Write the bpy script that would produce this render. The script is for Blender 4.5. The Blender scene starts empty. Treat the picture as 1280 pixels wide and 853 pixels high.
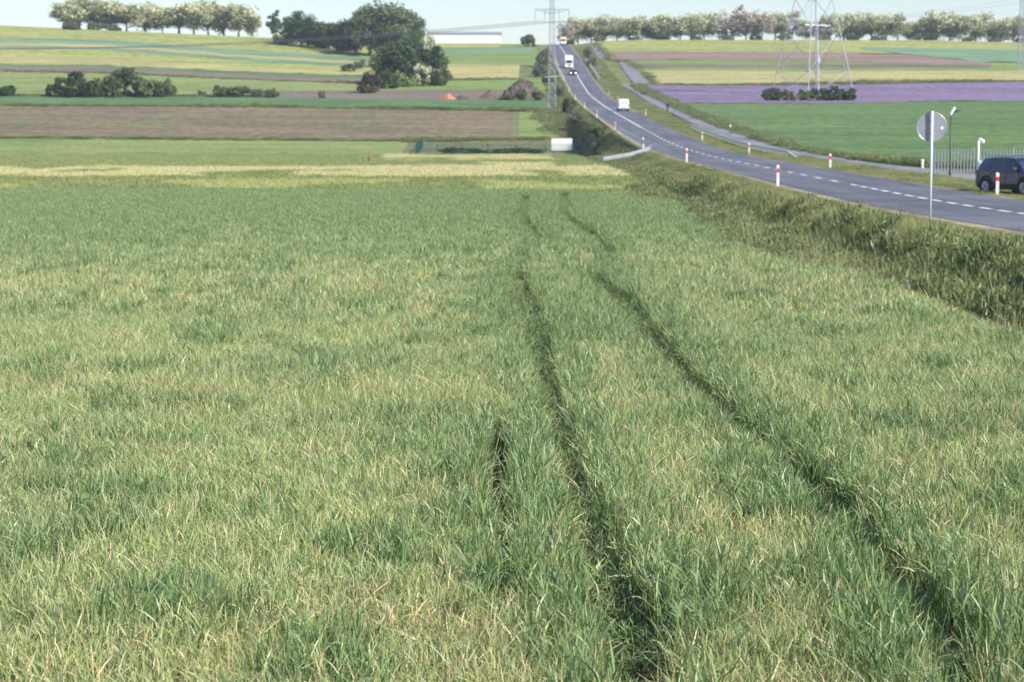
import bpy, math, random
import numpy as np
from mathutils import Vector, Matrix
R = math.radians
rng = np.random.default_rng(7)
random.seed(7)
SC = bpy.context.scene
COL = SC.collection

# ------------------------------------------------------------------ camera, sky, sun, exposure
FPX, CX, CY = 2500.0, 640.0, 426.5
CAMZ = 2.77
PITCH = math.atan((CY - 173.0) / FPX)
cam = bpy.data.cameras.new('camera')
cam.lens = 36.0 * FPX / 1280.0
cam.sensor_width = 36.0
cam.clip_end = 20000
cam.clip_start = 0.1
cam.dof.use_dof = True
cam.dof.focus_distance = 16.0
cam.dof.aperture_fstop = 4.0
cam_o = bpy.data.objects.new('camera', cam)
cam_o.location = (0, 0, CAMZ)
cam_o.rotation_euler = (R(90) - PITCH, 0, 0)
COL.objects.link(cam_o)
SC.camera = cam_o

SUN_EL, SUN_AZ = R(38), R(126)     # azimuth clockwise from +Y (view direction): right and behind the camera
sun_dir = Vector((math.sin(SUN_AZ) * math.cos(SUN_EL), math.cos(SUN_AZ) * math.cos(SUN_EL), math.sin(SUN_EL)))
world = bpy.data.worlds.new('World')
SC.world = world
world.use_nodes = True
nt = world.node_tree
for n in list(nt.nodes):
    nt.nodes.remove(n)
wo = nt.nodes.new('ShaderNodeOutputWorld')
bg = nt.nodes.new('ShaderNodeBackground')
sk = nt.nodes.new('ShaderNodeTexSky')
sk.sky_type = 'NISHITA'
sk.sun_disc = False
sk.sun_elevation = SUN_EL
sk.sun_rotation = SUN_AZ
sk.air_density = 1.3
sk.dust_density = 0.3
sk.ozone_density = 3.0
bg.inputs[1].default_value = 0.108
tint = nt.nodes.new('ShaderNodeMix'); tint.data_type = 'RGBA'; tint.blend_type = 'MULTIPLY'; tint.inputs[0].default_value = 1.0
tint.inputs[7].default_value = (0.91, 0.94, 1.12, 1)
nt.links.new(sk.outputs[0], tint.inputs[6])
nt.links.new(tint.outputs[2], bg.inputs[0])
nt.links.new(bg.outputs[0], wo.inputs[0])

sl = bpy.data.lights.new('sun', 'SUN')
sl.energy = 4.9
sl.angle = R(0.53)
sl.color = (1.0, 0.95, 0.87)
so = bpy.data.objects.new('sun', sl)
so.rotation_euler = (-sun_dir).to_track_quat('-Z', 'Y').to_euler()
so.location = (60, -60, 80)
COL.objects.link(so)

SC.view_settings.view_transform = 'Standard'
SC.view_settings.look = 'None'
SC.view_settings.exposure = 0.60
SC.view_settings.gamma = 1.0
SC.cycles.max_bounces = 6
SC.cycles.diffuse_bounces = 3
SC.cycles.transmission_bounces = 4
SC.cycles.transparent_max_bounces = 8
SC.cycles.volume_bounces = 0
SC.cycles.volume_step_rate = 10
SC.cycles.volume_max_steps = 32

# ------------------------------------------------------------------ helpers
def tag(o, label=None, cat=None, group=None, kind=None):
    if label: o['label'] = label
    if cat: o['category'] = cat
    if group: o['group'] = group
    if kind: o['kind'] = kind
    return o

def thing(name, label, cat, loc=(0, 0, 0), rz=0.0, group=None):
    o = bpy.data.objects.new(name, None)
    o.empty_display_size = 0.3
    COL.objects.link(o)
    o.location = loc
    o.rotation_euler = (0, 0, rz)
    return tag(o, label, cat, group)

def link_mesh(name, me, parent=None):
    o = bpy.data.objects.new(name, me)
    COL.objects.link(o)
    if parent is not None:
        o.parent = parent
    return o

def copy_tree(o, parent=None):
    c = o.copy()
    COL.objects.link(c)
    c.parent = parent
    for ch in list(o.children):
        copy_tree(ch, c)
    return c

class MB:
    def __init__(self):
        self.v = []; self.f = []; self.m = []
    def add(self, vs, fs, mi=0):
        b = len(self.v)
        self.v += [tuple(p) for p in vs]
        self.f += [tuple(b + i for i in f) for f in fs]
        self.m += [mi] * len(fs)
        return self
    def box(self, c, s, rz=0.0, mi=0, rx=0.0):
        x, y, z = s[0] / 2, s[1] / 2, s[2] / 2
        M = Matrix.Rotation(rz, 3, 'Z') @ Matrix.Rotation(rx, 3, 'X')
        vs = [Vector(c) + M @ Vector((sx * x, sy * y, sz * z)) for sz in (-1, 1) for sy in (-1, 1) for sx in (-1, 1)]
        fs = [(0, 2, 3, 1), (4, 5, 7, 6), (0, 1, 5, 4), (2, 6, 7, 3), (0, 4, 6, 2), (1, 3, 7, 5)]
        return self.add(vs, fs, mi)
    def tube(self, pts, rad, n=8, mi=0, caps=True):
        pts = [Vector(p) for p in pts]
        if not isinstance(rad, (list, tuple)):
            rad = [rad] * len(pts)
        vs = []
        for i, p in enumerate(pts):
            a = pts[max(0, i - 1)]; b = pts[min(len(pts) - 1, i + 1)]
            d = (b - a).normalized()
            u = d.cross(Vector((0, 0, 1)))
            if u.length < 0.05:
                u = d.cross(Vector((0, 1, 0)))
            u.normalize(); w = d.cross(u)
            for k in range(n):
                t = 2 * math.pi * k / n
                vs.append(p + (u * math.cos(t) + w * math.sin(t)) * rad[i])
        fs = []
        for i in range(len(pts) - 1):
            for k in range(n):
                fs.append((i * n + k, i * n + (k + 1) % n, (i + 1) * n + (k + 1) % n, (i + 1) * n + k))
        if caps:
            fs.append(tuple(range(n))[::-1])
            fs.append(tuple((len(pts) - 1) * n + k for k in range(n)))
        return self.add(vs, fs, mi)
    def disc(self, c, axis, r, th, n=32, mi=0):
        c = Vector(c); a = Vector(axis).normalized()
        return self.tube([c - a * th / 2, c + a * th / 2], r, n, mi)
    def build(self, name, mats, parent=None, smooth=False, bevel=0.0):
        me = bpy.data.meshes.new(name)
        me.from_pydata(self.v, [], self.f)
        if not isinstance(mats, (list, tuple)):
            mats = [mats]
        for m in mats:
            me.materials.append(m)
        me.polygons.foreach_set('material_index', self.m)
        if smooth:
            me.polygons.foreach_set('use_smooth', [True] * len(self.f))
        me.update()
        o = link_mesh(name, me, parent)
        if bevel:
            b = o.modifiers.new('bevel', 'BEVEL'); b.width = bevel; b.segments = 2; b.limit_method = 'ANGLE'
        return o

def np_mesh(name, V, Q, mats, cols=None, smooth=False, mi=None):
    """V (n,3), Q (m,4) or (m,3) array of faces"""
    me = bpy.data.meshes.new(name)
    k = Q.shape[1]
    me.vertices.add(len(V)); me.vertices.foreach_set('co', np.ascontiguousarray(V, dtype=np.float32).ravel())
    me.loops.add(Q.size); me.loops.foreach_set('vertex_index', np.ascontiguousarray(Q, dtype=np.int32).ravel())
    me.polygons.add(len(Q)); me.polygons.foreach_set('loop_start', np.arange(0, Q.size, k, dtype=np.int32))
    if mi is not None:
        me.polygons.foreach_set('material_index', np.asarray(mi, dtype=np.int32))
    me.polygons.foreach_set('use_smooth', np.full(len(Q), smooth))
    if not isinstance(mats, (list, tuple)):
        mats = [mats]
    for m in mats:
        me.materials.append(m)
    me.update(calc_edges=True)
    if cols is not None:
        at = me.color_attributes.new('Col', 'FLOAT_COLOR', 'POINT')
        c4 = np.ones((len(V), 4), dtype=np.float32); c4[:, :3] = cols
        at.data.foreach_set('color', c4.ravel())
    return me

# ------------------------------------------------------------------ materials
def new_mat(name):
    m = bpy.data.materials.new(name)
    m.use_nodes = True
    return m, m.node_tree, m.node_tree.nodes['Principled BSDF']

def N(t, typ, **kw):
    n = t.nodes.new(typ)
    for k, v in kw.items():
        if k in ('scale', 'detail', 'rough'):
            n.inputs[{'scale': 'Scale', 'detail': 'Detail', 'rough': 'Roughness'}[k]].default_value = v
        else:
            setattr(n, k, v)
    return n

def pos_vec(t, sc=(1, 1, 1), rot=0.0):
    g = t.nodes.new('ShaderNodeNewGeometry')
    mp = t.nodes.new('ShaderNodeMapping')
    mp.inputs['Scale'].default_value = sc
    mp.inputs['Rotation'].default_value = (0, 0, rot)
    t.links.new(g.outputs['Position'], mp.inputs['Vector'])
    return mp.outputs[0]

def ramp(t, src, lo, hi):
    r = t.nodes.new('ShaderNodeMapRange')
    r.inputs['From Min'].default_value = lo
    r.inputs['From Max'].default_value = hi
    r.interpolation_type = 'SMOOTHSTEP'
    t.links.new(src, r.inputs['Value'])
    return r.outputs[0]

def mix(t, fac, a, b, typ='MIX'):
    m = t.nodes.new('ShaderNodeMix'); m.data_type = 'RGBA'; m.blend_type = typ
    if isinstance(fac, (int, float)): m.inputs[0].default_value = fac
    else: t.links.new(fac, m.inputs[0])
    for s, x in ((m.inputs[6], a), (m.inputs[7], b)):
        if isinstance(x, tuple): s.default_value = (*x, 1)
        else: t.links.new(x, s)
    return m.outputs[2]

def plain(name, col, rough=0.6, metal=0.0, var=0.12, scale=3.0, spec=0.5, coat=0.0, coord='obj'):
    m, t, b = new_mat(name)
    tc = t.nodes.new('ShaderNodeTexCoord')
    nz = N(t, 'ShaderNodeTexNoise', scale=scale, detail=5.0)
    t.links.new(tc.outputs['Object'], nz.inputs['Vector'])
    f = ramp(t, nz.outputs[0], 0.3, 0.7)
    c = mix(t, f, tuple(x * (1 - var) for x in col), tuple(min(1, x * (1 + var)) for x in col))
    t.links.new(c, b.inputs['Base Color'])
    b.inputs['Roughness'].default_value = rough
    b.inputs['Metallic'].default_value = metal
    b.inputs['Specular IOR Level'].default_value = spec
    b.inputs['Coat Weight'].default_value = coat
    return m

def field_mat(name, c1, c2, c3=None, sc=(0.05, 0.05, 0.05), fine=(1.5, 1.5, 1.5), rot=0.0, lo=0.4, hi=0.6, t3=(0.55, 0.68), rows=None, bump=0.25, sheen=0.0):
    """c1<->c2 by stretched coarse noise, c3 patches, fine noise grain, optional drill rows"""
    m, t, b = new_mat(name)
    n1 = N(t, 'ShaderNodeTexNoise', scale=1.0, detail=6.0, rough=0.6)
    t.links.new(pos_vec(t, sc, rot), n1.inputs['Vector'])
    col = mix(t, ramp(t, n1.outputs[0], lo, hi), c1, c2)
    if c3 is not None:
        n3 = N(t, 'ShaderNodeTexNoise', scale=1.0, detail=5.0, rough=0.65)
        t.links.new(pos_vec(t, tuple(s * 1.9 for s in sc), rot + 0.3), n3.inputs['Vector'])
        col = mix(t, ramp(t, n3.outputs[0], *t3), col, c3)
    if rows is not None:
        sp, ang, amt, c4 = rows
        w = t.nodes.new('ShaderNodeTexWave'); w.wave_type = 'BANDS'
        w.inputs['Scale'].default_value = 1.0
        w.inputs['Distortion'].default_value = 1.5
        w.inputs['Detail'].default_value = 3
        w.inputs['Detail Scale'].default_value = 0.4
        k = 0.314 / sp
        t.links.new(pos_vec(t, (k, k, k), ang), w.inputs['Vector'])
        mm = t.nodes.new('ShaderNodeMath'); mm.operation = 'MULTIPLY'; mm.inputs[1].default_value = amt
        t.links.new(w.outputs[1], mm.inputs[0])
        col = mix(t, mm.outputs[0], col, c4)
    nf = N(t, 'ShaderNodeTexNoise', scale=1.0, detail=4.0, rough=0.7)
    t.links.new(pos_vec(t, fine, rot), nf.inputs['Vector'])
    g = ramp(t, nf.outputs[0], 0.3, 0.7)
    nm_ = N(t, 'ShaderNodeTexNoise', scale=1.0, detail=4.0, rough=0.6)
    t.links.new(pos_vec(t, (0.035, 0.16, 0.1), rot + 0.12), nm_.inputs['Vector'])
    g2 = ramp(t, nm_.outputs[0], 0.35, 0.65)
    col = mix(t, g2, mix(t, 1.0, col, (0.80, 0.84, 0.80), 'MULTIPLY'), mix(t, 1.0, col, (1.16, 1.12, 1.08), 'MULTIPLY'))
    dark = mix(t, 1.0, col, (0.55, 0.56, 0.52), 'MULTIPLY')
    lite = mix(t, 1.0, col, (1.42, 1.40, 1.36), 'MULTIPLY')
    col = mix(t, g, dark, lite)
    t.links.new(col, b.inputs['Base Color'])
    b.inputs['Roughness'].default_value = 0.9
    b.inputs['Specular IOR Level'].default_value = 0.15
    if bump:
        bp = t.nodes.new('ShaderNodeBump'); bp.inputs['Strength'].default_value = bump; bp.inputs['Distance'].default_value = 0.3
        t.links.new(nf.outputs[0], bp.inputs['Height'])
        t.links.new(bp.outputs[0], b.inputs['Normal'])
    return m

def leaf_mat(name, transl=0.35, rough=0.5, world=None, spec=0.3):
    """colour from the mesh attribute, some light passes through; world = list of (scale, lo, hi, colour, amount)"""
    m, t, b = new_mat(name)
    at = t.nodes.new('ShaderNodeAttribute'); at.attribute_name = 'Col'
    col = at.outputs['Color']
    for (sc, lo, hi, c, amt, ofs) in (world or []):
        nz = N(t, 'ShaderNodeTexNoise', scale=1.0, detail=3.0, rough=0.55)
        mpv = pos_vec(t, sc)
        ad = t.nodes.new('ShaderNodeVectorMath'); ad.operation = 'ADD'; ad.inputs[1].default_value = (ofs, ofs * 2, 0)
        t.links.new(mpv, ad.inputs[0]); t.links.new(ad.outputs[0], nz.inputs['Vector'])
        f = ramp(t, nz.outputs[0], lo, hi)
        mm = t.nodes.new('ShaderNodeMath'); mm.operation = 'MULTIPLY'; mm.inputs[1].default_value = amt
        t.links.new(f, mm.inputs[0])
        col = mix(t, mm.outputs[0], col, c)
    oi = t.nodes.new('ShaderNodeObjectInfo')
    t.links.new(col, b.inputs['Base Color'])
    b.inputs['Roughness'].default_value = rough
    b.inputs['Specular IOR Level'].default_value = spec
    tr = t.nodes.new('ShaderNodeBsdfTranslucent')
    lt = mix(t, 1.0, col, (1.1, 1.25, 0.7), 'MULTIPLY')
    t.links.new(lt, tr.inputs['Color'])
    ms = t.nodes.new('ShaderNodeMixShader'); ms.inputs[0].default_value = transl
    t.links.new(b.outputs[0], ms.inputs[1]); t.links.new(tr.outputs[0], ms.inputs[2])
    t.links.new(ms.outputs[0], t.nodes['Material Output'].inputs['Surface'])
    return m

M = {}
M['galv'] = plain('galvanised_steel', (0.42, 0.43, 0.44), 0.45, 0.6, 0.15, 6)
M['galv_light'] = plain('zinc_rail', (0.66, 0.67, 0.68), 0.5, 0.0, 0.10, 4)
M['white'] = plain('white_paint', (0.78, 0.78, 0.76), 0.5, 0, 0.05, 4)
M['red'] = plain('red_reflector', (0.55, 0.03, 0.02), 0.4, 0, 0.1, 8)
M['black'] = plain('black_plastic', (0.015, 0.015, 0.017), 0.5, 0, 0.2, 8)
M['glass_dark'] = plain('tinted_glass', (0.012, 0.015, 0.02), 0.06, 0, 0.1, 2, spec=0.8)
M['sign_back'] = plain('grey_sign_back', (0.33, 0.33, 0.36), 0.55, 0.2, 0.06, 5)
M['navy'] = plain('navy_car_paint', (0.022, 0.032, 0.07), 0.45, 0.0, 0.05, 3, coat=0.4)
M['tyre'] = plain('tyre_rubber', (0.02, 0.02, 0.02), 0.8, 0, 0.15, 9)
M['alloy'] = plain('alloy_rim', (0.35, 0.36, 0.38), 0.3, 0.8, 0.1, 9)
M['lamp_lens'] = plain('headlight_lens', (0.7, 0.72, 0.75), 0.1, 0.2, 0.05, 9)
M['lamp_on'] = plain('lit_headlight', (0.9, 0.9, 0.85), 0.2, 0, 0.02, 9)
_b = M['lamp_on'].node_tree.nodes['Principled BSDF']
_b.inputs['Emission Color'].default_value = (1, 0.97, 0.85, 1); _b.inputs['Emission Strength'].default_value = 3.0
M['tail'] = plain('tail_light_red', (0.35, 0.015, 0.02), 0.2, 0, 0.1, 9)
M['dark_green_metal'] = plain('dark_green_metal', (0.035, 0.06, 0.05), 0.5, 0, 0.1, 6)
M['fence_green'] = plain('green_wire_mesh', (0.02, 0.085, 0.07), 0.5, 0, 0.15, 2)
M['soil'] = field_mat('bare_soil', (0.13, 0.085, 0.05), (0.09, 0.06, 0.036), None, (0.6,) * 3, (9,) * 3, bump=0.6)
M['bark'] = plain('bark', (0.10, 0.085, 0.07), 0.9, 0, 0.3, 5)
M['bark_grey'] = plain('grey_bark', (0.16, 0.145, 0.13), 0.9, 0, 0.3, 5)
M['roof_red'] = plain('red_roof', (0.27, 0.14, 0.13), 0.8, 0, 0.15, 1)
M['render_white'] = plain('white_render', (0.82, 0.80, 0.77), 0.8, 0, 0.06, 0.6)
M['roof_grey'] = plain('grey_sheet_roof', (0.28, 0.29, 0.32), 0.6, 0, 0.08, 0.4)
M['orange'] = plain('orange_tarpaulin', (0.40, 0.17, 0.08), 0.6, 0, 0.2, 2)
M['earth_dark'] = field_mat('dark_heap_soil', (0.07, 0.06, 0.05), (0.12, 0.10, 0.08), (0.05, 0.08, 0.03), (0.4,) * 3, (3,) * 3, bump=0.9)

# ------------------------------------------------------------------ the lie of the land
GY = np.arange(-150, 3200, 1.0)
def profile(kn, win=25):
    ys = [k[0] for k in kn]; zs = [k[1] for k in kn]
    l = np.interp(GY, ys, zs)
    k = np.hanning(win); k /= k.sum()
    p = np.concatenate([np.full(win // 2, l[0]), l, np.full(win // 2, l[-1])])
    return np.convolve(p, k, 'valid')
R_KN = [(-150, 1.2), (30, 0.42), (66, 0.27), (73, 0.25), (84, 0.30), (95, 0.41), (106, 0.52), (123, 0.70), (141, 0.90), (168, 1.2), (199, 1.77), (230, 2.77), (271, 4.45),
        (323, 6.6), (370, 8.6), (443, 12.3), (502, 17.0), (534, 19.9), (637, 29.0), (732, 36.7), (760, 37.6), (790, 37.2), (900, 32), (1200, 12), (1600, 0), (3200, 0)]
L_KN = [(-150, -0.45), (120, -0.45), (145, -0.12), (200, 0.0), (280, 0.1), (300, 0.9), (320, 2.2), (350, 4.6), (400, 8.5), (440, 11.8), (500, 17.0), (560, 22.5),
        (637, 29.5), (700, 34.5), (740, 37.0), (780, 38.3), (850, 37), (1000, 30), (1400, 8), (1700, 0), (3200, 0)]
RP, LP = profile(R_KN), profile(L_KN, 21)
def ss(x, a, b):
    t = np.clip((x - a) / (b - a), 0, 1)
    return t * t * (3 - 2 * t)
def road_z(y):
    return np.interp(y, GY, RP)
def T(x, y):
    x = np.asarray(x, dtype=float); y = np.asarray(y, dtype=float)
    r = np.interp(y, GY, RP); l = np.interp(y, GY, LP)
    rs = r - 0.10
    l = l - 1.0 * np.exp(-((x - 9.1) / 1.0) ** 2) * (1 - ss(y, 110, 150))
    w = ss(x, 9.4, 12.9)
    left = l * (1 - w) + rs * w
    w2 = ss(x, 21.2, 23.6)
    right = rs * (1 - w2) + (r - 0.22) * w2
    z = np.where(x < 17, left, right)
    lat = np.interp(x, [-420, -300, -190, -90, -20, 22, 30, 45, 150, 220, 330], [11, 9.6, 6.9, 2.3, 0, 0, 1.0, 1.7, 1.5, -0.2, -3.0])
    return z + lat * ss(y, 450, 740)

def ray(px, row):
    dx = (px - CX) / FPX; du = -(row - CY) / FPX
    return (dx, math.cos(PITCH) + du * math.sin(PITCH), -math.sin(PITCH) + du * math.cos(PITCH))
_S = np.arange(6.0, 748.0, 0.25)
def hit(px, row, h=0.0):
    """where the sight line of a pixel meets the ground (raised by h)"""
    d = ray(px, row)
    X = _S * d[0] / d[1]; Z = CAMZ + _S * d[2] / d[1]
    g = T(X, _S) + h
    below = np.nonzero(Z < g)[0]
    i = below[0] if len(below) else len(_S) - 1
    return float(X[i]), float(_S[i])
def at_y(px, Y):
    d = ray(px, CY)
    return px_x(px, Y)
def px_x(px, Y):
    return (px - CX) / FPX * Y / 1.001
def gz(x, y):
    return float(T(x, y))
def PX(Y):   # pixels per metre at distance Y
    return FPX / Y

xs = np.unique(np.concatenate([np.arange(-520, -40, 12), np.arange(-40, 4, 3), np.arange(4, 34, 0.5), np.arange(34, 80, 4), np.arange(80, 521, 12)]))
ys = np.unique(np.concatenate([np.arange(-60, 300, 2.5), np.arange(300, 900, 5), np.arange(900, 3100, 60)]))
XX, YY = np.meshgrid(xs, ys)
ZZ = T(XX, YY)
nx, ny = len(xs), len(ys)
ii = (np.arange(ny - 1)[:, None] * nx + np.arange(nx - 1)[None, :]).ravel()
Q = np.stack([ii, ii + 1, ii + nx + 1, ii + nx], 1)
M['grass_ground'] = field_mat('rough_grass_ground', (0.135, 0.165, 0.055), (0.20, 0.20, 0.085), (0.085, 0.115, 0.04), (0.12,) * 3, (1.3,) * 3, bump=0.5)
g = link_mesh('ground', np_mesh('ground', np.stack([XX.ravel(), YY.ravel(), ZZ.ravel()], 1), Q, M['grass_ground'], smooth=True))
tag(g, 'gently rising grassy land under the fields', kind='structure')

def vnoise(x, y, s, seed=0):
    """cheap smooth value noise in 0..1"""
    g = np.random.default_rng(seed).uniform(0, 1, (97, 97))
    u = x * s; v = y * s
    i = np.floor(u).astype(int); j = np.floor(v).astype(int)
    fu = u - i; fv = v - j; fu = fu * fu * (3 - 2 * fu); fv = fv * fv * (3 - 2 * fv)
    G = lambda a, b: g[a % 97, b % 97]
    return (G(i, j) * (1 - fu) + G(i + 1, j) * fu) * (1 - fv) + (G(i, j + 1) * (1 - fu) + G(i + 1, j + 1) * fu) * fv

sheet_no = [0]
def sheet(name, mat, lower, upper, label, rise=0.08, wobble=1.5):
    """a field: lower and upper boundary given as (pixel x, row) polylines that were looked up on the land"""
    sheet_no[0] += 1
    off = rise + 0.004 * sheet_no[0]
    x0 = min(p[0] for p in lower); x1 = max(p[0] for p in lower)
    u0 = min(p[0] for p in upper); u1 = max(p[0] for p in upper)
    nc = max(8, int((x1 - x0) / 9))
    cl = np.linspace(x0, x1, nc); cu = np.linspace(u0, u1, nc)
    cols = cl
    lo = np.interp(cl, [p[0] for p in lower], [p[1] for p in lower])
    up = np.interp(cu, [p[0] for p in upper], [p[1] for p in upper])
    wob = wobble * (vnoise(cl + 400, np.full(nc, sheet_no[0] * 3.1), 0.045, 9) + vnoise(cl + 400, np.full(nc, sheet_no[0] * 2.1), 0.13, 10) - 1.0)
    A = np.array([hit(c, r) for c, r in zip(cl, lo + wob)]); B = np.array([hit(c, r) for c, r in zip(cu, up)])
    m = max(3, int(np.abs(B[:, 1] - A[:, 1]).max() / 5))
    f = np.linspace(0, 1, m)[:, None, None]
    P = A[None] * (1 - f) + B[None] * f
    x = P[..., 0].ravel(); y = P[..., 1].ravel()
    V = np.stack([x, y, T(x, y) + off], 1)
    n = len(cols)
    ii = (np.arange(m - 1)[:, None] * n + np.arange(n - 1)[None, :]).ravel()
    Q = np.stack([ii, ii + 1, ii + n + 1, ii + n], 1)
    o = link_mesh(name, np_mesh(name, V, Q, mat, smooth=True))
    tag(o, label, kind='structure')
    return o

def FM(n, c1, c2, c3=None, **k):
    M[n] = field_mat(n, c1, c2, c3, **k); return M[n]
HS = (0.012, 0.09, 0.05)     # noise drawn out along the strips
barley_green = FM('barley_green', (0.17, 0.21, 0.05), (0.12, 0.165, 0.04), (0.24, 0.25, 0.08), sc=(0.02, 0.12, 0.05), fine=(0.8, 1.2, 1))
barley_cream = FM('barley_cream', (0.40, 0.36, 0.17), (0.34, 0.32, 0.13), (0.20, 0.24, 0.06), sc=(0.02, 0.1, 0.05), t3=(0.52, 0.62), fine=(0.8, 1.2, 1))
barley_yellow = FM('barley_yellow', (0.27, 0.28, 0.085), (0.20, 0.24, 0.06), (0.36, 0.34, 0.13), sc=(0.02, 0.12, 0.05), fine=(0.8, 1.2, 1))
pale_green = FM('pale_green_crop', (0.205, 0.26, 0.08), (0.25, 0.28, 0.10), (0.145, 0.20, 0.065), sc=(0.02, 0.09, 0.05), rows=(3.0, 1.5, 0.45, (0.14, 0.19, 0.075)))
teal_green = FM('deep_green_crop', (0.09, 0.17, 0.07), (0.105, 0.19, 0.075), (0.13, 0.20, 0.08), sc=HS, rows=(2.2, 1.55, 0.4, (0.07, 0.13, 0.055)))
ploughed = FM('weedy_ploughed_soil', (0.175, 0.128, 0.082), (0.20, 0.15, 0.10), (0.125, 0.165, 0.055), sc=(0.05, 0.09, 0.05), t3=(0.50, 0.66), rows=(4.0, 0.9, 0.5, (0.17, 0.15, 0.09)), fine=(0.7, 0.7, 0.7))
ploughed_green = FM('greening_soil', (0.13, 0.17, 0.06), (0.18, 0.17, 0.09), (0.10, 0.19, 0.06), sc=(0.06, 0.09, 0.05), rows=(5.0, 0.5, 0.4, (0.20, 0.17, 0.12)), fine=(0.7, 0.7, 0.7))
brown = FM('bare_brown_field', (0.20, 0.155, 0.13), (0.17, 0.135, 0.11), (0.16, 0.15, 0.10), sc=HS)
brown_red = FM('reddish_soil', (0.26, 0.185, 0.15), (0.22, 0.16, 0.13), None, sc=HS)
cream = FM('ripening_grain', (0.42, 0.37, 0.17), (0.38, 0.34, 0.15), (0.27, 0.28, 0.10), sc=HS, rows=(2.5, 1.52, 0.4, (0.27, 0.26, 0.10)))
yellow = FM('yellow_green_grain', (0.35, 0.345, 0.11), (0.27, 0.30, 0.09), (0.42, 0.39, 0.18), sc=HS, fine=(0.4, 0.6, 1), rows=(2.5, 1.53, 0.4, (0.20, 0.23, 0.07)))
bluegreen = FM('blue_green_crop', (0.17, 0.26, 0.16), (0.15, 0.24, 0.14), None, sc=HS)
green = FM('fresh_green_crop', (0.18, 0.245, 0.07), (0.21, 0.265, 0.08), (0.155, 0.21, 0.065), sc=HS, rows=(2.5, 1.5, 0.4, (0.12, 0.18, 0.06)))
lav = FM('violet_flowering_crop', (0.215, 0.155, 0.26), (0.18, 0.135, 0.225), (0.245, 0.165, 0.255), sc=(0.03, 0.08, 0.05), lo=0.35, hi=0.65, fine=(0.8, 0.8, 1), rows=(2.0, 1.5, 0.3, (0.14, 0.12, 0.15)))
rgreen = FM('green_maize_field', (0.10, 0.165, 0.055), (0.115, 0.18, 0.062), (0.145, 0.205, 0.075), sc=(0.02, 0.05, 0.05), rows=(2.6, 0.15, 0.22, (0.085, 0.155, 0.055)), fine=(0.8, 0.8, 1))

def lr(*p):
    return list(p)
S = sheet
A0 = -230
S('barley_field', barley_green, [(A0, 238), (640, 240), (810, 246)], [(A0, 220), (500, 222), (760, 222), (810, 232)], 'yellow-green barley strip just beyond the near crop')
S('barley_field', barley_yellow, [(A0, 224), (300, 225), (620, 228), (800, 238)], [(A0, 207), (480, 209), (790, 226), (800, 228)], 'yellow-green barley with paler ears beyond the crop')
S('barley_field', barley_cream, [(A0, 222), (100, 221), (330, 223), (450, 222), (560, 224), (700, 221), (775, 217)], [(A0, 209), (330, 210), (450, 208), (480, 198), (640, 198), (700, 208), (775, 212)], 'cream ripe barley strip with green patches')
S('barley_field', barley_green, [(A0, 210), (330, 211), (470, 209)], [(A0, 192), (330, 192), (482, 197)], 'olive barley strip behind the cream strip')
S('barley_field', barley_green, [(620, 209), (700, 211), (780, 214)], [(620, 202), (700, 199), (780, 203)], 'olive barley strip along the garden fence')
S('grain_field', pale_green, [(A0, 192.5), (330, 193), (500, 195)], [(A0, 171), (330, 175), (512, 177)], 'pale green grain strip left of the fenced garden')
S('garden_plot', ploughed_green, [(500, 197), (640, 198.5), (728, 199)], [(512, 177), (640, 175), (728, 176)], 'brown and green garden soil inside the wire fence')
S('ploughed_field', ploughed, [(A0, 171.5), (330, 176), (560, 177), (640, 176)], [(A0, 131), (330, 134), (640, 138)], 'brown ploughed field with weeds in the rows')
S('ploughed_field', ploughed_green, [(560, 175), (640, 174.5), (695, 173)], [(585, 139), (640, 140), (672, 142), (695, 160)], 'green weedy end of the ploughed field by the road', rise=0.06)
S('green_crop_field', green, [(648, 173), (704, 172)], [(648, 141), (670, 140), (704, 168)], 'fresh green triangle of crop under the slope', rise=0.11)
S('green_crop_field', teal_green, [(A0, 131.5), (330, 134), (560, 139), (688, 140)], [(A0, 119), (330, 122), (560, 125), (680, 125)], 'deep green crop strip above the ploughed field')
S('fallow_field', brown, [(200, 121), (330, 122.5), (560, 126), (684, 126)], [(200, 112), (330, 108), (450, 110), (560, 113), (684, 114)], 'grey brown bare strip with the orange heap')
S('meadow', pale_green, [(A0, 119.5), (200, 121), (330, 115), (450, 113)], [(A0, 90), (130, 91), (330, 100), (452, 104)], 'pale green meadow strip with the round bushes')
S('fallow_field', brown, [(A0, 91), (0, 90.5), (130, 92), (330, 101), (455, 106)], [(A0, 81), (0, 83), (130, 85), (330, 94), (455, 99)], 'thin brown bare strip across the left hill')
S('green_crop_field', teal_green, [(A0, 82), (0, 83.5), (130, 85.5), (330, 94.5), (458, 99)], [(A0, 78), (0, 80), (130, 82), (330, 91), (458, 96)], 'thin deep green strip under the cream strip')
S('grain_field', cream, [(A0, 78), (0, 80.5), (130, 82.5), (330, 91), (458, 95)], [(A0, 67), (0, 69), (130, 73), (330, 85), (458, 91)], 'lower cream grain strip on the left hill')
S('grain_field', yellow, [(A0, 67), (0, 70), (130, 74), (330, 85.5), (458, 91)], [(A0, 58), (0, 60), (130, 63), (330, 78), (470, 86)], 'middle yellow-green strip on the left hill')
S('green_crop_field', bluegreen, [(A0, 58), (0, 61), (130, 64), (330, 79), (470, 86)], [(A0, 54), (0, 57), (130, 60), (330, 74), (480, 82)], 'lower blue-green strip on the left hill')
S('grain_field', cream, [(A0, 54), (0, 57.5), (130, 60.5), (330, 74.5), (480, 82)], [(A0, 49), (0, 52.5), (130, 56), (330, 70), (480, 79)], 'upper cream grain strip on the left hill')
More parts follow.
